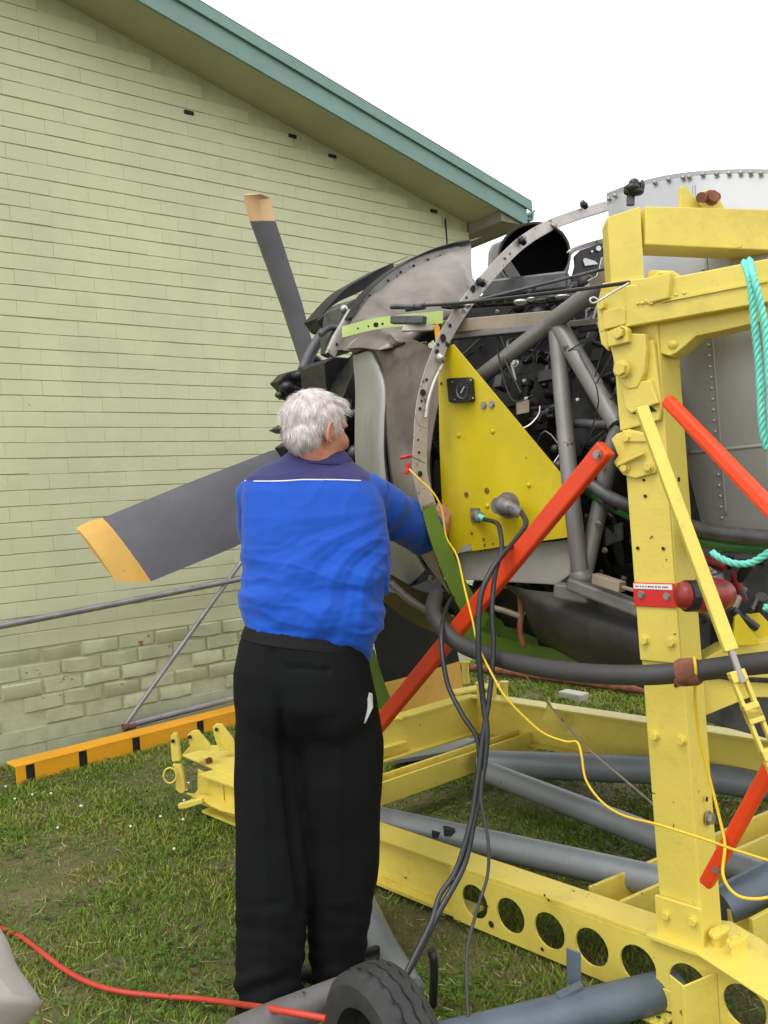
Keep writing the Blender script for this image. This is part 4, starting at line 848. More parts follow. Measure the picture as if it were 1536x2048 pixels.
pipe('drain_pipe', [P(x, y, 2.9) for x, y in ((985, 1215), (1010, 1222), (1038, 1232))], .010, M['tan'], en)
pipe('edge_tube', [P(x, y, 3.1) for x, y in ((780, 1165), (820, 1200), (866, 1228), (890, 1240))], .014, M['tubegrey'], en)
# yellow instrument panel
PO = .13
ip = MB(); ip.prism([FA(x, y, PO) for x, y in ((876, 735), (886, 698), (906, 688), (1128, 955), (1141, 1000), (1141, 1074), (905, 1108), (884, 1015), (879, 900))], sB*.006)
ipo = ip.build('instrument_panel', M['yellow_panel'], en, bevel=.001)
MB().prism([FA(x, y, PO-.01) for x, y in ((868, 652), (872, 646), (878, 656), (884, 690), (877, 700), (872, 690))], sB*.006).build('panel_strap', M['orange'], ipo)
g0 = MB(); gc = [FA(x, y, PO-.001) for x, y in ((901, 760), (904, 757), (944, 755), (948, 758), (951, 800), (948, 804), (909, 806), (905, 803))]; g0.prism(gc, -sB*.022); ga = g0.build('gauge', M['black'], ipo, bevel=.002)
gcn = FA(926, 780, PO-.024); ux = nrm(FA(946, 778, PO-.024)-gcn); uz = np.cross(ux, sB); uz = uz if uz[2] > 0 else -uz
gd = MB(); k = 24; gd.add([gcn+.026*(math.cos(2*math.pi*i/k)*ux+math.sin(2*math.pi*i/k)*uz) for i in range(k)]+[gcn+.030*(math.cos(2*math.pi*i/k)*ux+math.sin(2*math.pi*i/k)*uz)-sB*.002 for i in range(k)], [(i, (i+1) % k, k+(i+1) % k, k+i) for i in range(k)]); gd.build('gauge_bezel', M['engine2'], ipo)
nd = MB(); nd.beam(gcn-ux*.008-uz*.010-sB*.002, gcn+ux*.008+uz*.010-sB*.002, .002, .004, -sB); nd.build('gauge_needle', M['white'], ipo)
tk = MB()
for i in range(10):
    a = math.radians(-130+i*29); d_ = math.cos(a)*ux+math.sin(a)*uz; tk.beam(gcn+d_*.019-sB*.0015, gcn+d_*.023-sB*.0015, .001, .0016, -sB)
tk.build('gauge_marks', M['bolt_steel'], ipo)
for x, y in ((906, 764), (943, 760), (911, 799), (947, 796)): MB().hexbolt(FA(x, y, PO-.0245), -sB, .003, .002, 8, False).build('gauge_screw', M['steel'], ipo)
b = MB(); c_ = FA(1018, 1010, PO); b.tube([c_, c_-sB*.012, c_-sB*.012, c_-sB*.035, c_-sB*.035, c_-sB*.06], [.043, .043, .034, .034, .028, .028], 20); KL = c_-sB*.055+ux*.088-uz*.022; b.tube(cr([c_-sB*.05+ux*.012, c_-sB*.068+ux*.035, c_-sB*.068+ux*.062-uz*.004, KL]), [.026]*6+[.022]*6+[.018]*7, 12); b.build('large_connector', M['tubegrey'], ipo, autos=40)
b = MB(); c_ = FA(952, 1030, PO); b.box(c_-sB*.004, ux*.018, sB*.004, uz*.024); b.tube([c_, c_-sB*.02+ux*.02, c_-sB*.04+ux*.045], [.018, .017, .015], 14); b.build('small_connector', M['tubegrey'], ipo, autos=40)
KS = c_-sB*.055+ux*.082-uz*.008; MB().tube([c_-sB*.04+ux*.045, c_-sB*.044+ux*.053], .016, 14).build('connector_ring', M['steel'], ipo); MB().tube([c_-sB*.044+ux*.053, KS], .009, 10).build('teal_boot', M['rope'], ipo)
for x, y in ((918, 871), (986, 863), (1058, 970), (975, 1012)): MB().ball(FA(x, y, PO), ux*.009, sB*.007, uz*.009).build('panel_rivet', M['yellow_panel'], ipo, smooth=True)
for x, y, r_ in ((933, 989, .009), (974, 981, .010), (944, 1067, .006), (968, 1079, .006), (986, 1087, .004), (883, 767, .005), (970, 1090, .005)):
    MB().hexbolt(FA(x, y, PO-.0005), -sB, r_, .0006, 14, False).build('panel_hole', M['rust'], ipo)
for x, y in ((968, 811), (984, 809)): MB().hexbolt(FA(x, y, PO), -sB, .010, .006, 6).build('toggle_nut', M['bolt_steel'], ipo)
b = MB(); b.prism([FA(x, y, PO-.002) for x, y in ((922, 1096), (940, 1086), (944, 1100), (918, 1106))], -sB*.003); b.build('panel_tab', M['tray'], ipo)
#==CABLES
# ================================================================ CABLES, HOSES, ROPE
def loose(name, px, r, m_, label, cat, group=None, n=10, k=8):
    o = pipe(name, [P(*q) for q in px], r, M[m_], None, k=k, n=n); return tag(o, label, cat, group)
hose = loose('rubber_hose', ((872, 1192, 2.80), (866, 1222, 2.72), (880, 1252, 2.66), (920, 1288, 2.60), (990, 1315, 2.5), (1080, 1335, 2.35), (1180, 1347, 2.2), (1290, 1350, 2.10), (1380, 1343, 2.05), (1460, 1333, 1.98), (1560, 1322, 1.9)), .0255, 'rubber', 'thick black rubber hose sagging in front of the yellow post', 'hose', n=16)
b = MB(); b.tube([P(1352, 1346, 2.06), P(1362, 1345, 2.055), P(1392, 1343, 2.045), P(1400, 1342, 2.04)], [.028, .034, .034, .028], 16); b.tube([P(1358, 1352, 2.05), P(1366, 1366, 2.05)], .018, 10); b.build('hose_clamp', M['rust'], hose, autos=50)
k1 = FA(1062, 1030, PO-.07)
def mixp(first, px): return [first]+[P(*q) for q in px]
o = MB().tube(cr(mixp(KL+uz*.01, ((1052, 1048, 2.62), (1030, 1082, 2.56), (1003, 1112, 2.5), (978, 1150, 2.47), (960, 1200, 2.45), (957, 1300, 2.43), (966, 1400, 2.42), (974, 1470, 2.4), (964, 1560, 2.38), (948, 1640, 2.34), (928, 1730, 2.3), (880, 1820, 2.24), (845, 1890, 2.2), (812, 1950, 2.15))), 8), .0085, 10).build('power_cable', M['cable'], None, autos=50)
tag(o, 'black cable dropping from the large round connector to the wheel', 'cable')
o = MB().tube(cr(mixp(KS, ((993, 1046, 2.70), (1001, 1066, 2.62), (1003, 1100, 2.55), (990, 1150, 2.5), (984, 1220, 2.46), (987, 1300, 2.44), (978, 1400, 2.42), (966, 1470, 2.40), (955, 1560, 2.37), (940, 1650, 2.33), (912, 1740, 2.29), (880, 1790, 2.26), (862, 1845, 2.22), (828, 1915, 2.17), (808, 1955, 2.14))), 8), .0075, 10).build('power_cable', M['cable'], None, autos=50)
tag(o, 'black cable running down from the small teal tipped connector', 'cable')
loose('power_cable', ((905, 1195, 2.85), (893, 1215, 2.78), (884, 1250, 2.62), (884, 1300, 2.55), (896, 1370, 2.5), (925, 1430, 2.45), (955, 1480, 2.42), (958, 1550, 2.4), (944, 1630, 2.36), (926, 1700, 2.32), (905, 1760, 2.28)), .0075, 'cable', 'leftmost black cable curving out from under the black hose', 'cable')
loose('thin_lead', ((966, 1540, 2.35), (962, 1600, 2.33), (976, 1680, 2.3), (975, 1750, 2.28), (957, 1810, 2.25), (936, 1890, 2.2), (933, 1960, 2.15), (937, 2060, 2.08)), .0045, 'rubber', 'thin dark lead hanging by itself across the first round hole of the yellow beam', 'lead')
loose('thin_lead', ((985, 1265, 3.0), (1050, 1350, 3.1), (1120, 1435, 3.1), (1180, 1500, 3.0), (1250, 1560, 2.9), (1320, 1620, 2.7)), .0035, 'tan', 'thin straw coloured cord slanting down behind the yellow post', 'cord')
loose('dark_stake', ((862, 1900, 2.35), (868, 1930, 2.35), (866, 2010, 2.4)), .012, 'black', 'short dark peg with brown top standing behind the wheel', 'peg')
yw = loose('yellow_wire', ((816, 936, 2.72), (835, 955, 2.7), (866, 985, 2.68), (884, 1020, 2.68), (893, 1075, 2.68), (914, 1112, 2.66), (930, 1180, 2.56), (945, 1240, 2.5), (956, 1290, 2.47), (985, 1350, 2.4), (1012, 1395, 2.36), (1055, 1440, 2.34), (1090, 1468, 2.32), (1132, 1483, 2.3), (1154, 1484, 2.28), (1163, 1510, 2.26), (1172, 1560, 2.24), (1205, 1605, 2.2), (1250, 1632, 2.14), (1320, 1650, 2.06), (1420, 1682, 2.0), (1470, 1700, 1.98), (1560, 1728, 1.95)), .0032, 'ywire', 'thin yellow wire running from the red clip down across the stand', 'wire', n=8, k=5)
loose('yellow_wire', ((1388, 1312, 2.02), (1392, 1345, 2.015), (1390, 1390, 2.05), (1398, 1470, 2.08), (1420, 1560, 2.08), (1440, 1640, 2.06), (1450, 1690, 2.03), (1446, 1750, 2.0), (1470, 1788, 1.98), (1510, 1798, 1.96), (1560, 1790, 1.95)), .0038, 'ywire', 'yellow wire hooked over the black hose and looping down beside the post', 'wire', n=8, k=5)
clip = empty('test_clip', P(812, 930, 2.72), 'small red plastic test clip gripping the edge of the cowl strip', 'clip')
MB().tube(cr([P(812, 948, 2.72), P(815, 938, 2.72), P(817, 926, 2.72)]), [.008]*6+[.007]*7, 8).build('sleeve', M['red2'], clip, smooth=True)
MB().tube(cr([P(800, 916, 2.72), P(812, 914, 2.72), P(822, 912, 2.74)]), [.0055]*13, 8).build('handle', M['red2'], clip, smooth=True)
MB().tube(cr([P(822, 912, 2.74), P(838, 920, 2.76), P(850, 926, 2.78)]), .003, 8).build('jaw', M['steel'], clip, smooth=True)
loose('extension_lead', ((-60, 1838, 3.18), (0, 1856, 3.08), (45, 1876, 2.98), (90, 1910, 2.82), (130, 1940, 2.72), (180, 1966, 2.62), (240, 1983, 2.56), (320, 1992, 2.54), (400, 1998, 2.50), (470, 2007, 2.36), (510, 2013, 2.12), (560, 2021, 2.02), (652, 2037, 1.97)), .0080, 'cord', 'orange red extension cord snaking across the grass to the wheel', 'cord')
def ropeo(px, r, label, group=None):
    pts = cr([P(*q) for q in px], 16); 
    seg = [0]
    for i in range(1, len(pts)): seg.append(seg[-1]+np.linalg.norm(pts[i]-pts[i-1]))
    L_ = seg[-1]; n = max(20, int(L_/.006)); S_ = np.linspace(0, L_, n); A_ = np.array(pts); C_ = np.stack([np.interp(S_, seg, A_[:, j]) for j in range(3)], 1); mb = MB()
    for ph in range(3):
        q = []
        for i in range(n):
            t_ = nrm(C_[min(i+1, n-1)]-C_[max(i-1, 0)]); x_ = nrm(np.cross(t_, fw)); y_ = np.cross(t_, x_); a = S_[i]/(r*5.5)*2*math.pi+ph*2.094; q.append(C_[i]+r*.5*(math.cos(a)*x_+math.sin(a)*y_))
        mb.tube(q, r*.56, 6)
    return tag(mb.build('rope', M['rope'], None, smooth=True), label, 'rope', group)
ropeo(((1488, 524, 2.02), (1500, 560, 1.94), (1508, 640, 1.92), (1518, 740, 1.91), (1524, 850, 1.90), (1534, 900, 1.9)), .0085, 'left strand of turquoise rope hanging from the yellow arch beam')
ropeo(((1499, 520, 2.02), (1508, 556, 1.92), (1524, 620, 1.90), (1534, 700, 1.89), (1540, 800, 1.88), (1545, 1000, 1.88), (1544, 1200, 1.88), (1530, 1215, 1.9)), .0085, 'right strand of turquoise rope hanging from the yellow arch beam')
ropeo(((1424, 1104, 2.0), (1440, 1116, 1.98), (1470, 1127, 1.96), (1500, 1126, 1.95), (1530, 1110, 1.93), (1570, 1080, 1.92)), .0085, 'frayed end of turquoise rope sagging in a curve below the nacelle')
b = MB()
# canvas at lower left
def canvas():
    rows = []; cen = G(-160, 2300)*1.0; 
    sil = [(-60, 1780), (0, 1856), (18, 1888), (34, 1930), (58, 1965), (80, 2000), (74, 2022), (52, 2046), (10, 2090), (-60, 2180)]
    Dd = 1.75; edge = cr([P(x, y, Dd) for x, y in sil], 5)
    for k, (f_, back) in enumerate(((0, .18), (.0, .05), (.03, 0), (.15, -.05), (.5, -.09), (1., -.10))):
        c_ = P(-250, 2000, Dd); r_ = []
        for i, p in enumerate(edge):
            q = p+(c_-p)*f_; q = CAM+(q-CAM)*(1+back/Dd+.006*noise.noise(Vector(q*9))); q[2] = max(q[2], .004); r_.append(q)
        rows.append(r_)
    mb = MB(); mb.grid(rows[::-1], .003); return tag(mb.build('canvas_sheet', M['canvas'], None, autos=60), 'pale grey canvas sheet poking in at the lower left corner', 'canvas')
canvas()
#==PERSON
# ================================================================ PERSON
pe = empty('person', np.array([-.25, 2.55, 0]), 'white haired person in royal blue polo shirt and black trousers leaning into the engine', 'person')
FD = nrm([.62, .76, 0]); SR = nrm([.82, -.42, 0])     # facing, and his right hand side
def sect(c, u, v, hu, hv, n=28, ex=2.3):
    out = []
    for k in range(n):
        a = 2*math.pi*k/n; ca, sa = math.cos(a), math.sin(a)
        out.append(c+u*hu*math.copysign(abs(ca)**(2/ex), ca)+v*hv*math.copysign(abs(sa)**(2/ex), sa))
    return out
def loft(mb, secs, cap=True):
    n = len(secs[0]); vs = [p for s in secs for p in s]; fs = [(i*n+k, i*n+(k+1) % n, (i+1)*n+(k+1) % n, (i+1)*n+k) for i in range(len(secs)-1) for k in range(n)]
    if cap: fs += [tuple(range(n-1, -1, -1)), tuple(range((len(secs)-1)*n, len(secs)*n))]
    mb.add(vs, fs); return mb
def fixnorm(mb): pass
def remesh(mb, vox, name, smooth_it=4):
    me = bpy.data.meshes.new('tmp'); me.from_pydata(mb.v, [], mb.f); me.update()
    import bmesh
    bm = bmesh.new(); bm.from_mesh(me); bmesh.ops.recalc_face_normals(bm, faces=bm.faces); bm.to_mesh(me); bm.free()
    o = bpy.data.objects.new('tmp', me); S.collection.objects.link(o)
    r = o.modifiers.new('r', 'REMESH'); r.mode = 'VOXEL'; r.voxel_size = vox; r.adaptivity = 0
    if smooth_it: q = o.modifiers.new('s', 'SMOOTH'); q.factor = .5; q.iterations = smooth_it
    dg = bpy.context.evaluated_depsgraph_get(); ev = o.evaluated_get(dg); m2 = bpy.data.meshes.new_from_object(ev)
    bpy.data.objects.remove(o); m2.name = name; return m2
def displace(me, fn):
    n = len(me.vertices); co = np.empty(n*3); me.vertices.foreach_get('co', co); co = co.reshape(-1, 3); nn = np.empty(n*3); me.vertices.foreach_get('normal', nn); nn = nn.reshape(-1, 3)
    co += nn*np.array([fn(c, m_) for c, m_ in zip(co, nn)])[:, None]; me.vertices.foreach_set('co', co.ravel()); me.update()
def finish(me, name, m_, parent):
    off = parent_loc(parent); n = len(me.vertices); co = np.empty(n*3); me.vertices.foreach_get('co', co); co = co.reshape(-1, 3)-off; me.vertices.foreach_set('co', co.ravel())
    me.polygons.foreach_set('use_smooth', [True]*len(me.polygons)); me.materials.clear()
    for x in (m_ if isinstance(m_, list) else [m_]): me.materials.append(x)
    o = bpy.data.objects.new(name, me); S.collection.objects.link(o); o.parent = parent; me.update(); return o
def hw(px0, px1, D): return (px1-px0)/2/FOC*D
def HST(y0, y1, x0, x1, D, hv, n=28, ex=2.3):
    a, b = P(x0, y0, D), P(x1, y1, D); return sect((a+b)/2, nrm(b-a), fw, np.linalg.norm(b-a)/2, hv, n, ex)
def HS(y, x0, x1, D, hv, u=None, v=None, ex=2.3, n=28):   # horizontal section spanning x0..x1 at row y, centre depth D
    return sect(P((x0+x1)/2, y, D), rt if u is None else u, nrm(np.cross(ZU, rt)) if v is None else v, hw(x0, x1, D), hv, n, ex)
# torso of the shirt
sh = MB()
loft(sh, [HST(1250, 1290, 488, 748, 2.53, .146), HST(1232, 1262, 480, 764, 2.54, .158), HS(1215, 480, 772, 2.55, .16), HS(1150, 482, 782, 2.58, .155), HS(1090, 484, 782, 2.61, .145), HS(1030, 484, 772, 2.64, .135), HS(985, 486, 760, 2.665, .12), HS(955, 492, 745, 2.68, .10), HS(935, 520, 725, 2.70, .08), HS(918, 560, 700, 2.71, .07), HS(900, 585, 690, 2.72, .06)])
loft(sh, [HST(1322, 1318, 715, 752, 2.54, .05), HST(1290, 1292, 690, 757, 2.53, .10), HST(1250, 1255, 640, 762, 2.54, .14)])
RSh, REl = P(722, 992, 2.70), P(845, 1064, 2.97); LSh, LEl = P(512, 992, 2.70), P(530, 1130, 2.92)
RWr, LWr = P(872, 1085, 2.99), P(640, 1120, 3.14)
def limb(mb, pts, rad, n=20, sq=1.0):
    pts = [np.asarray(p) for p in pts]; mb.tube(pts, rad, n); return mb
limb(sh, [P(700, 985, 2.69), RSh, onl(RSh, REl, .45), onl(RSh, REl, .85), onl(RSh, REl, 1.04)], [.070, .082, .084, .081, .083])
limb(sh, [P(540, 985, 2.69), LSh, onl(LSh, LEl, .5), LEl], [.06, .068, .072, .07])
sh.ball(RSh, rt*.078, fw*.08, up*.08); sh.ball(LSh, rt*.065, fw*.07, up*.07)
loft(sh, [HS(935, 575, 705, 2.70, .07), HST(916, 922, 582, 704, 2.71, .066), HST(902, 916, 588, 702, 2.715, .062)])
me = remesh(sh, .0065, 'shirt', 7)
me.update()
apit = P(765, 1045, 2.6)
def fold_shirt(c, n_):
    d = c-CAM; D = d@fw; x = 768+FOC*(d@rt)/D; y = 1024-FOC*(d@up)/D; v = Vector((c[0], c[1], c[2])); o = 0
    if x > 775+ (y-1000)*.0: # sleeve: folds across the arm
        t_ = (c-RSh)@nrm(REl-RSh); o += .011*noise.noise(Vector((t_*16, (c@up)*5, (c@fw)*5)))*min(1, max(0, t_/.1))
        o += .006*noise.noise(v*16); return o
    # fan of folds from the armpit towards the left waist
    w = max(0, min(1, (y-990)/130)); dx, dy = x-800, y-1010; ang = math.atan2(dy, -dx); r_ = math.hypot(dx, dy)
    s1 = math.sin(ang*17+1.6*noise.noise(v*4)*3); o += .006*w*s1*abs(s1)*math.exp(-((r_-190)/150)**2)
    # lazy S folds in the small of the back
    w2 = max(0, min(1, (y-1090)/90)); ph = (y-.16*(620-x)*(-1)-1090)/17.+2.6*noise.noise(Vector((x/130, y/170, 3.)))
    s2 = math.sin(ph+.5*math.sin(x/60)); o += .0095*w2*s2*(0.5+.5*noise.noise(Vector((x/90, y/50, 7.))) )*1.5
    if y > 1215: o += .006*min(1, (y-1215)/40)*noise.noise(Vector((x/30, y/40, 2.)))
    o += .006*w2*noise.noise(Vector((x/70+y/60, y/26-x/110, 5.)))
    def rg(a, b, k): q = 1-abs(noise.noise(Vector((a, b, k)))*2.2); return max(0, q)**3
    w3 = max(0, min(1, (y-1000)/120)); o += .0045*w3*(rg(x/120+y/150, y/38-x/150, 1.)-.4)+.0025*w3*(rg(x/60-y/120, y/30+x/140, 6.)-.4)+.003*rg(x/70, y/90, 11.)
    o += .0025*noise.noise(v*11)
    return o
displace(me, fold_shirt)
bvS = BVHTree.FromPolygons([v.co.copy() for v in me.vertices], [tuple(p.vertices) for p in me.polygons])
def snapS(x, y, off=.002):
    d = Vector(ray(x, y)).normalized(); l_, n_, i_, t_ = bvS.ray_cast(Vector(CAM), d)
    return np.array(l_+n_*off) if l_ is not None else None
def shirt_mat():
    m = mat('shirt_royal_blue', (.003, .068, .42), .75, var=.06, vs=5, bump=.25, bs=500, spec=.25); t = m.node_tree; N = t.nodes; L = t.links; b = N['Principled BSDF']
    b.inputs['Sheen Weight'].default_value = .15
    src = b.inputs['Base Color'].links[0].from_socket; geo = N.new('ShaderNodeNewGeometry'); sp = N.new('ShaderNodeSeparateXYZ'); L.new(geo.outputs['Position'], sp.inputs[0])
    a_, c_ = snapS(500, 962), snapS(722, 962); kx = (c_[2]-a_[2])/(c_[0]-a_[0])
    m1 = N.new('ShaderNodeMath'); m1.operation = 'MULTIPLY_ADD'; L.new(sp.outputs[0], m1.inputs[0]); m1.inputs[1].default_value = -kx; L.new(sp.outputs[2], m1.inputs[2])
    m2 = N.new('ShaderNodeMath'); m2.operation = 'GREATER_THAN'; L.new(m1.outputs[0], m2.inputs[0]); m2.inputs[1].default_value = a_[2]-kx*a_[0]
    e_ = P(740, 950, 2.7)[0]; m3 = N.new('ShaderNodeMath'); m3.operation = 'LESS_THAN'; L.new(sp.outputs[0], m3.inputs[0]); m3.inputs[1].default_value = e_
    m4 = N.new('ShaderNodeMath'); m4.operation = 'MULTIPLY'; L.new(m2.outputs[0], m4.inputs[0]); L.new(m3.outputs[0], m4.inputs[1])
    mx = N.new('ShaderNodeMix'); mx.data_type = 'RGBA'; L.new(m4.outputs[0], mx.inputs[0]); L.new(src, mx.inputs[6]); mx.inputs[7].default_value = (.030, .028, .115, 1); L.new(mx.outputs[2], b.inputs['Base Color']); return m
shirt = finish(me, 'shirt', shirt_mat(), pe)
pts = [snapS(x, y, .001) for x, y in ((490, 962), (515, 963), (545, 963), (575, 962), (605, 960), (635, 960), (665, 960), (695, 961), (722, 962))]
MB().tube(cr([p for p in pts if p is not None], 5), .0024, 6).build('piping', M['white'], shirt, smooth=True)
col = MB(); R3 = HST(926, 934, 574, 712, 2.705, .082, n=30); R1 = HST(909, 920, 580, 706, 2.712, .072, n=30); R2 = HST(903, 915, 584, 702, 2.714, .066, n=30)
col.grid([R3+[R3[0]], R1+[R1[0]], R2+[R2[0]]], .004)
yoke = mat('yoke_navy', (.030, .028, .115), .8, var=.08, bump=.2, bs=400); col.build('collar', yoke, pe, smooth=True)
# body: head, neck, trunk, arms, hands, legs as one surface
bd = MB(); HC = P(636, 858, 2.69)
hf = nrm(FD+np.array([.30, -.10, -.22])); hr = nrm(np.cross(hf, ZU)); hu = np.cross(hr, hf)   # head axes: forward, his right, up
if hr@(-fw) < 0: pass
def hp(f_, r_, u_): return HC+hf*f_+hr*r_+hu*u_
bd.ball(hp(-.012, 0, .018), hf*.098, hr*.076, hu*.098, 28, 18); bd.ball(hp(.035, 0, -.035), hf*.065, hr*.060, hu*.075, 24, 14)
bd.ball(hp(.058, 0, -.082), hf*.035, hr*.040, hu*.030, 18, 12); bd.ball(hp(.02, 0, -.065), hf*.06, hr*.056, hu*.045, 18, 12)
bd.ball(hp(.102, 0, -.025), hf*.020, hr*.014, hu*.026, 14, 10); bd.tube([hp(.088, 0, .012), hp(.106, 0, -.032)], [.010, .014], 12)
bd.ball(hp(.080, 0, .022), hf*.014, hr*.05, hu*.012, 18, 10); bd.ball(hp(.088, 0, -.058), hf*.010, hr*.024, hu*.006, 14, 8); bd.ball(hp(.085, 0, -.070), hf*.010, hr*.022, hu*.006, 14, 8)
for sg in (-1, 1): bd.ball(hp(.06, sg*.042, -.03), hf*.03, hr*.018, hu*.03, 14, 10)
bd.tube([hp(-.025, 0, -.04), P(640, 930, 2.70), P(625, 985, 2.69)], [.062, .066, .08], 22)
loft(bd, [HS(1290, 505, 740, 2.52, .11), HS(1180, 500, 765, 2.56, .12), HS(1050, 505, 750, 2.63, .11), HS(975, 530, 715, 2.68, .08), HS(940, 575, 690, 2.70, .06)])
limb(bd, [P(700, 990, 2.69), RSh, onl(RSh, REl, .6), REl, onl(REl, RWr, .35), RWr], [.05, .052, .046, .042, .038, .026])
limb(bd, [P(540, 990, 2.69), LSh, onl(LSh, LEl, .6), LEl, onl(LEl, LWr, .35), LWr], [.05, .05, .045, .041, .041, .027])
def hand(w, d, side, upv):
    d = nrm(d); s_ = nrm(np.cross(d, upv)); n_ = np.cross(s_, d)
    bd.ball(w+d*.045, d*.052, s_*.040, n_*.016, 16, 10)
    for i, (o_, L_) in enumerate(((-.030, .062), (-.010, .074), (.011, .070), (.030, .055))):
        k0 = w+d*.078+s_*o_*1.0; k1 = k0+d*L_*.45-n_*.006; k2 = k1+d*L_*.22-n_*L_*.28; k3 = k2-n_*L_*.28+d*.004; bd.tube([k0-d*.03, k0, k1, k2, k3], [.009, .0095, .0088, .008, .0068], 10)
    t0 = w+d*.025+s_*side*.030; t1 = t0+d*.030+s_*side*.022-n_*.012; t2 = t1+d*.028-n_*.014; bd.tube([t0-d*.01, t0, t1, t2], [.012, .012, .0105, .0085], 10)
hand(RWr, ZU*.95+rt*.2-fw*.15, -1, -fw); hand(LWr, nrm(LWr-LEl)+ZU*.2, 1, ZU)
FL, FRt = G(520, 2022)*np.array([1, 1, 0]), G(668, 1968)*np.array([1, 1, 0])
HipL, HipR = P(540, 1370, 2.52), P(690, 1370, 2.54); AnL, AnR = FL+ZU*.09, FRt+ZU*.09; KnL, KnR = onl(HipL, AnL, .47)+FD*.02, onl(HipR, AnR, .47)+FD*.02
for a_, k_, h_ in ((AnL, KnL, HipL), (AnR, KnR, HipR)): limb(bd, [h_, k_, onl(k_, a_, .35), a_, a_-ZU*.05], [.082, .055, .056, .036, .036])
bd.ball((HipL+HipR)/2, rt*.15, fw*.11, up*.1, 20, 12)
me = remesh(bd, .006, 'body', 3)
def facefn(c, n_):
    q = c-HC; f_, r_, u_ = q@hf, q@hr, q@hu; o = 0
    for sg in (-1, 1): o -= .007*math.exp(-((r_-sg*.030)**2+(u_-.004)**2)/.00022)*(1 if f_ > .05 else 0)
    return o+.0006*noise.noise(Vector(c*60))
displace(me, facefn); bodyo = finish(me, 'body', M['skinm'], pe)
for sg in (-1, 1):
    MB().ball(hp(.064, sg*.030, .004), hf*.012, hr*.013, hu*.009, 14, 10).build('eye', M['white'], bodyo, smooth=True)
    MB().ball(hp(.075, sg*.030, .004), hf*.003, hr*.006, hu*.006, 12, 8).build('iris', M['ink'], bodyo, smooth=True)
# ear on the camera side, lying on the head
earS = 1 if hr@(-fw) > 0 else -1
for sg in (earS, -earS):
    er = MB(); ec = hp(-.006, sg*.078, -.022); bk = nrm(hr*sg*.55-hf*.8); 
    th = np.linspace(-.25*math.pi, 1.30*math.pi, 16); rim_ = [ec+hu*(.031*math.sin(t)+.004)+(-hf*.62+hr*sg*.42)*(.020*math.cos(math.pi-t)*-1*-1)+hr*sg*.006 for t in th]
    rim_ = [ec+hu*(.030*math.sin(t))+(hf*.9-hr*sg*.25)*(.018*math.cos(t))+hr*sg*(.010-.006*math.cos(t)) for t in np.linspace(-.1*math.pi, 1.45*math.pi, 18)]
    er.tube(rim_, [.0045]*12+[.0048, .005, .0055, .006, .006, .005], 10); er.ball(ec+hr*sg*.002, hf*.016, hr*.006, hu*.026, 16, 10); er.ball(ec-hu*.028+hf*.004+hr*sg*.003, hf*.008, hr*.005, hu*.009, 12, 8)
    er.build('ear', M['skinm'], bodyo, smooth=True)
# hair cap
hb = MB(); hb.ball(hp(-.018, 0, .022), hf*.107, hr*.085, hu*.099, 30, 20); hb.ball(hp(-.05, 0, -.018), hf*.066, hr*.076, hu*.072, 24, 14); hb.ball(hp(.030, 0, .065), hf*.062, hr*.066, hu*.048, 20, 12)
me = remesh(hb, .0045, 'hair', 3)
co = np.array([v.co for v in me.vertices]); 
def hairline(q):
    f_, r_, u_ = q@hf, abs(q@hr), q@hu
    if f_ > .062-.35*max(0, .07-u_): return False            # forehead
    if f_ > .028 and u_ < .035: return False                 # temple and cheek
    if f_ > -.030 and u_ < .004 and not (f_ > .004 and f_ < .022 and u_ > -.02): return False   # round the ear
    return u_ > -.088+.25*(f_+.05)*0
kill = [i for i, c in enumerate(co) if not hairline(c-HC)]
import bmesh
bm = bmesh.new(); bm.from_mesh(me); bm.verts.ensure_lookup_table(); bmesh.ops.delete(bm, geom=[bm.verts[i] for i in kill], context='VERTS'); bm.to_mesh(me); bm.free()
crown = np.array([hp(-.055, 0, .10)])[0]
displace(me, lambda c, n_: .003*noise.noise(Vector(c*35))+.0018*math.sin(((c-crown)@hr)*150+9*noise.noise(Vector(c*12))))
hair = finish(me, 'hair', M['hair'], pe)
hv = np.array([v.co for v in me.vertices])+parent_loc(pe); hn = np.array([v.normal for v in me.vertices]); idx = rng.integers(0, len(hv), 11000); st1 = MB()
for i in idx:
    p = hv[i]; n_ = hn[i]; fl = p-crown; fl = fl-n_*(fl@n_); fl = nrm(fl+1e-6)+np.array([0, 0, -.25]); sw = .8*noise.noise(Vector(p*13)); fl = nrm(fl-n_*(fl@n_)); sdv = np.cross(n_, fl); d = nrm(fl+sdv*sw*1.3); L_ = rng.uniform(.020, .045); w = rng.uniform(.0003, .0007); a0 = p+n_*.0003; a1 = p+d*L_*.5+n_*rng.uniform(.001, .0035); a2 = p+d*L_+sdv*sw*.006+n_*rng.uniform(-.003, .0015)
    st1.cur = int(rng.random() < .38); st1.add([a0-sdv*w, a0+sdv*w, a1+sdv*w, a1-sdv*w, a2], [(0, 1, 2, 3), (3, 2, 4)])
st1.build('hair_strands', [M['hair'], M['hair_d']], hair, kind='stuff')
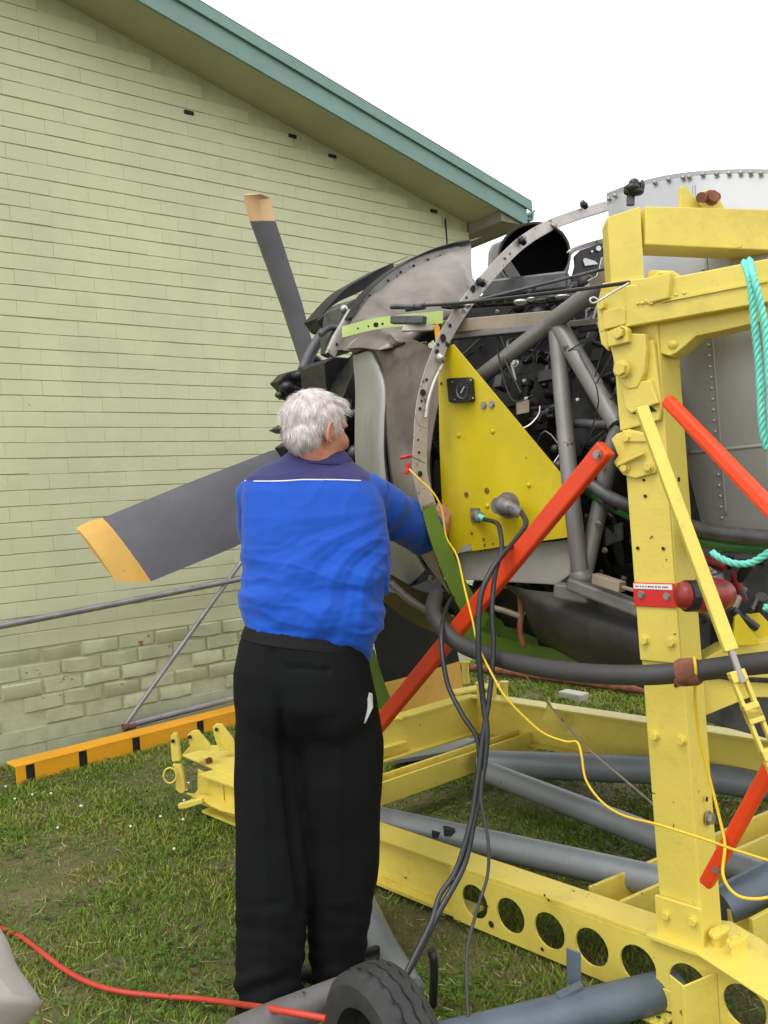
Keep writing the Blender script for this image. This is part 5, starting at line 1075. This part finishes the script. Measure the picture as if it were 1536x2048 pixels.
# trousers
tr = MB()
loft(tr, [HST(1254, 1282, 490, 728, 2.52, .128), HST(1282, 1298, 478, 735, 2.52, .14), HS(1340, 468, 742, 2.51, .150), HS(1400, 467, 756, 2.51, .150), HS(1450, 476, 756, 2.53, .125), HS(1490, 500, 735, 2.54, .085), HS(1515, 540, 700, 2.54, .05)])
tr.ball(P(548, 1405, 2.47), rt*.108, fw*.10, up*.13, 20, 14); tr.ball(P(668, 1410, 2.49), rt*.122, fw*.115, up*.13, 20, 14)
aL = [HS(1370, 474, 600, 2.50, .10, ex=2), HS(1420, 470, 600, 2.50, .112, ex=2), HS(1480, 469, 597, 2.50, .11, ex=2), HS(1560, 470, 600, 2.49, .10, ex=2), HS(1660, 474, 610, 2.48, .09, ex=2), HS(1760, 474, 618, 2.46, .082, ex=2), HS(1860, 470, 616, 2.45, .08, ex=2), HS(1950, 468, 606, 2.44, .082, ex=2), HS(2012, 478, 592, 2.43, .085, ex=2)]
aR = [HS(1370, 600, 748, 2.53, .11, ex=2), HS(1420, 590, 758, 2.53, .12, ex=2), HS(1480, 582, 767, 2.53, .12, ex=2), HS(1560, 588, 766, 2.53, .112, ex=2), HS(1660, 602, 762, 2.54, .094, ex=2), HS(1760, 604, 754, 2.55, .086, ex=2), HS(1850, 612, 742, 2.55, .082, ex=2), HS(1930, 618, 726, 2.55, .080, ex=2), HS(1965, 624, 722, 2.55, .080, ex=2)]
loft(tr, aL); loft(tr, aR)
me = remesh(tr, .0085, 'trousers', 7)
def fold_tr(c, n_):
    d = c-CAM; D = d@fw; x = 768+FOC*(d@rt)/D; y = 1024-FOC*(d@up)/D; o = .004*noise.noise(Vector((c[0]*9, c[1]*9, c[2]*3)))
    o += .009*noise.noise(Vector((c[0]*14, c[1]*14, c[2]*4)))*min(1, max(0, (y-1350)/200))+.0012*noise.noise(Vector((c[0]*5, c[1]*5, c[2]*22))) 
    xc_ = 560+(y-1430)*.115; o -= .020*math.exp(-((x-xc_)/9)**2)*max(0, min(1, (y-1380)/80))*(1 if y < 1830 else 0)
    for xr in (522+(y-1400)*.03, 680+(y-1400)*.0): o += .005*math.exp(-((x-xr)/7)**2)*(1 if y > 1450 else 0)
    if y > 1800: o += .007*noise.noise(Vector((x/60, y/26, 9.)))
    if y > 1900: o += .006*math.sin(y/9+x/22)*min(1, (y-1900)/60)
    o -= .010*math.exp(-((x-545-(y-1300)*.12)/14)**2)*(1 if 1300 < y < 1560 else 0)*.6
    if abs(y-(1337+(x-600)*.07)) < 5 and 572 < x < 662: o -= .006
    return o
displace(me, fold_tr); trs = finish(me, 'trousers', M['trousers'], pe)
bl = MB(); A1, A2 = HST(1248, 1276, 492, 728, 2.522, .1335, n=36), HST(1270, 1298, 482, 734, 2.522, .1415, n=36); bl.grid([A1+[A1[0]], A2+[A2[0]]][::-1], .004); bl.build('belt', M['belt'], pe, autos=60)
bvB = BVHTree.FromPolygons([Vector(v) for v in bl.v], bl.f)
for x in (520, 560, 650):
    q_ = []
    for y in (1262, 1290):
        yy = y+(x-500)*.115; d = Vector(ray(x, yy)).normalized(); l_, n_, i_, t_ = bvB.ray_cast(Vector(CAM), d)
        if l_ is not None: q_.append(np.array(l_)-fw*.003)
    if len(q_) == 2: MB().beam(q_[0], q_[1], .010, .004, fw).build('belt_loop', M['trousers'], trs)
b = MB(); b.grid([[P(x, y, 2.43) for x, y in ((738, 1385), (730, 1420), (724, 1448))], [P(x, y, 2.42) for x, y in ((744, 1388), (745, 1415), (730, 1446))]], .003); b.build('pocket_lining', M['cloth_grey'], trs)
for fo, dr in ((FL, FD), (FRt, nrm(FD+np.array([.3, 0, 0])))):
    b = MB(); sd_ = nrm(np.cross(dr, ZU)); heel = fo-dr*.07
    for lv in (0,):
        secs = []
        for t, w_, h_ in ((0, .028, .05), (.02, .036, .065), (.07, .038, .075), (.13, .040, .060), (.19, .046, .045), (.25, .040, .036), (.285, .022, .026)):
            c_ = heel+dr*t; n = 16; secs.append([c_+sd_*w_*math.cos(2*math.pi*k/n)+ZU*(.012+max(-.010, h_*math.sin(2*math.pi*k/n))) for k in range(n)])
        loft(b, secs)
    b.build('shoe', M['shoe'], pe, autos=50)
#==GRASS
# ================================================================ GRASS
def grass_mat(name, stops):
    m = bpy.data.materials.new(name); m.use_nodes = True; t = m.node_tree; N = t.nodes; L = t.links; b = N['Principled BSDF']; b.inputs['Roughness'].default_value = .6; b.inputs['Specular IOR Level'].default_value = .25
    geo = N.new('ShaderNodeNewGeometry'); r = N.new('ShaderNodeValToRGB'); nz = N.new('ShaderNodeTexNoise'); nz.inputs['Scale'].default_value = 1.7; nz.inputs['Detail'].default_value = 5; L.new(geo.outputs['Position'], nz.inputs['Vector'])
    ad = N.new('ShaderNodeMath'); ad.operation = 'MULTIPLY_ADD'; L.new(geo.outputs['Random Per Island'], ad.inputs[0]); ad.inputs[1].default_value = .55
    mr_ = N.new('ShaderNodeMapRange'); mr_.inputs[1].default_value = .3; mr_.inputs[2].default_value = .7; mr_.inputs[4].default_value = .45; L.new(nz.outputs[0], mr_.inputs[0]); L.new(mr_.outputs[0], ad.inputs[2]); L.new(ad.outputs[0], r.inputs[0])
    el = r.color_ramp.elements; el[0].position = stops[0][0]; el[0].color = (*stops[0][1], 1); el[1].position = stops[-1][0]; el[1].color = (*stops[-1][1], 1)
    for p_, c_ in stops[1:-1]: x_ = el.new(p_); x_.color = (*c_, 1)
    L.new(r.outputs[0], b.inputs['Base Color']); return m
GM = grass_mat('grass_blades', [(0., (.075, .155, .010)), (.4, (.135, .22, .018)), (.7, (.235, .275, .035)), (.88, (.34, .29, .08)), (1., (.52, .40, .19))])
n = 380000; xs = rng.uniform(-3.2, 3.3, n); ys = 1.7+(8.6-1.7)*rng.random(n)**1.35
wd2 = (xs-W0[0])*wn[0]+(ys-W0[1])*wn[1]; tt = (xs-W0[0])*wd[0]+(ys-W0[1])*wd[1]; ok = ((wd2 > .02) | (tt > T_END+.05)) & (np.abs(xs) < ys*.52+.1)
xs, ys = xs[ok], ys[ok]
den = np.array([noise.noise(Vector((x*1.6, y*1.6, 0)))+.6*noise.noise(Vector((x*5, y*5, 4))) for x, y in zip(xs, ys)]); ok = rng.random(len(xs)) < np.clip(.85+den*1.2, .22, 1); xs, ys, den = xs[ok], ys[ok], den[ok]
n = len(xs); az_ = rng.uniform(0, 2*np.pi, n); hgt = (.010+.015*rng.random(n))*(1+.9*np.clip(den, -.5, .8)); edge = (np.abs((xs-W0[0])*wn[0]+(ys-W0[1])*wn[1]) < .5); hgt = np.where(edge, hgt*1.35, hgt); ln = rng.uniform(.2, 1.5, n)*hgt; w = rng.uniform(.0012, .0028, n)*np.clip(ys/3, 1, 2.2); la = rng.uniform(0, 2*np.pi, n)
V = np.zeros((n, 5, 3)); bx_, by_ = np.cos(az_)*w, np.sin(az_)*w; dx_, dy_ = np.cos(la)*ln, np.sin(la)*ln
V[:, 0] = np.stack([xs-bx_, ys-by_, -.002+0*xs], 1); V[:, 1] = np.stack([xs+bx_, ys+by_, -.002+0*xs], 1); V[:, 2] = np.stack([xs+bx_*.8+dx_*.35, ys+by_*.8+dy_*.35, hgt*.6], 1); V[:, 3] = np.stack([xs-bx_*.8+dx_*.35, ys-by_*.8+dy_*.35, hgt*.6], 1); V[:, 4] = np.stack([xs+dx_, ys+dy_, hgt], 1)
me = bpy.data.meshes.new('grass'); me.vertices.add(n*5); me.vertices.foreach_set('co', V.ravel())
li = (np.arange(n)[:, None]*5+np.array([0, 1, 2, 3, 3, 2, 4])).ravel(); me.loops.add(n*7); me.loops.foreach_set('vertex_index', li)
me.polygons.add(n*2); stt = (np.arange(n)[:, None]*7+np.array([0, 4])).ravel(); me.polygons.foreach_set('loop_start', stt); me.polygons.foreach_set('loop_total', np.tile([4, 3], n)); me.update(calc_edges=True); me.materials.append(GM)
go = bpy.data.objects.new('grass', me); S.collection.objects.link(go); tag(go, 'short patchy grass with brown thatch covering the yard', None, kind='stuff')
# broad clover leaves and flower heads
def scatter(name, label, m_, k, fn, area):
    mb = MB(); c = 0
    while c < k:
        x, y = area(); 
        if (np.array([x, y, 0])-W0)@wn < .1 : c += 1; continue
        fn(mb, np.array([x, y, 0.])); c += 1
    o = mb.build(name, m_, None); tag(o, label, None, kind='stuff')
def leaf(mb, p):
    for q in range(3):
        a = rng.uniform(0, 6.28); h = rng.uniform(.012, .035); r_ = rng.uniform(.006, .011); c = p+np.array([math.cos(a), math.sin(a), 0])*.010+ZU*h; tx = nrm([math.cos(a), math.sin(a), rng.uniform(-.3, .3)]); ty = nrm(np.cross(ZU, tx)); mb.add([c-tx*r_, c-ty*r_*.8, c+tx*r_, c+ty*r_*.8], [(0, 1, 2, 3)])
LM = grass_mat('clover_leaf', [(0., (.04, .10, .012)), (.5, (.07, .14, .02)), (1., (.12, .18, .03))])
cl_c = [(rng.uniform(-2.4, 1.5), rng.uniform(2.2, 5.6)) for _ in range(46)]
def ar():
    c = cl_c[int(rng.integers(len(cl_c)))]; return c[0]+rng.normal()*.16, c[1]+rng.normal()*.12
scatter('clover_leaves', 'patches of dark green clover leaves in the lawn', LM, 3200, leaf, ar)
def flower(mb, p): mb.ball(p+ZU*rng.uniform(.02, .04), r0*.007, np.array([0, .007, 0]), ZU*.006, 6, 4)
def ar2(): g_ = G(rng.uniform(0, 470), rng.uniform(1545, 1720)); return g_[0]+rng.normal()*.05, g_[1]+rng.normal()*.05
scatter('clover_flowers', 'scattered small white clover flowers in the grass', M['white_clover'], 16, flower, ar2)
def straw(mb, p): a = rng.uniform(0, 6.28); d = np.array([math.cos(a), math.sin(a), .1]); L_ = rng.uniform(.02, .06); s_ = np.array([-d[1], d[0], 0])*.0014; q = p+ZU*rng.uniform(.015, .03); mb.add([q-s_, q+s_, q+d*L_+s_*.5, q+d*L_-s_*.5], [(0, 1, 2, 3)])
def ar3(): return rng.uniform(-2.6, 2.), rng.uniform(1.9, 6)
scatter('straw_clippings', 'dry straw coloured grass clippings on the lawn', mat('straw', (.42, .33, .17), .8, var=.2), 2200, straw, ar3)
# far hedge, far beyond the building corner
def hleaf(mb, p):
    h = rng.random()**.7*(1.5+.3*math.sin(p[0]*1.3)); c = p+ZU*h; a = rng.normal(size=3)*.06; b_ = rng.normal(size=3)*.06; mb.add([c, c+a, c+a+b_, c+b_], [(0, 1, 2, 3)])
mb = MB()
for i in range(16000): hleaf(mb, np.array([rng.uniform(1, 34), 26+rng.normal()*.45, 0]))
tag(mb.build('hedge', LM, None), 'dark green hedge far behind the yellow stand', None, kind='stuff')
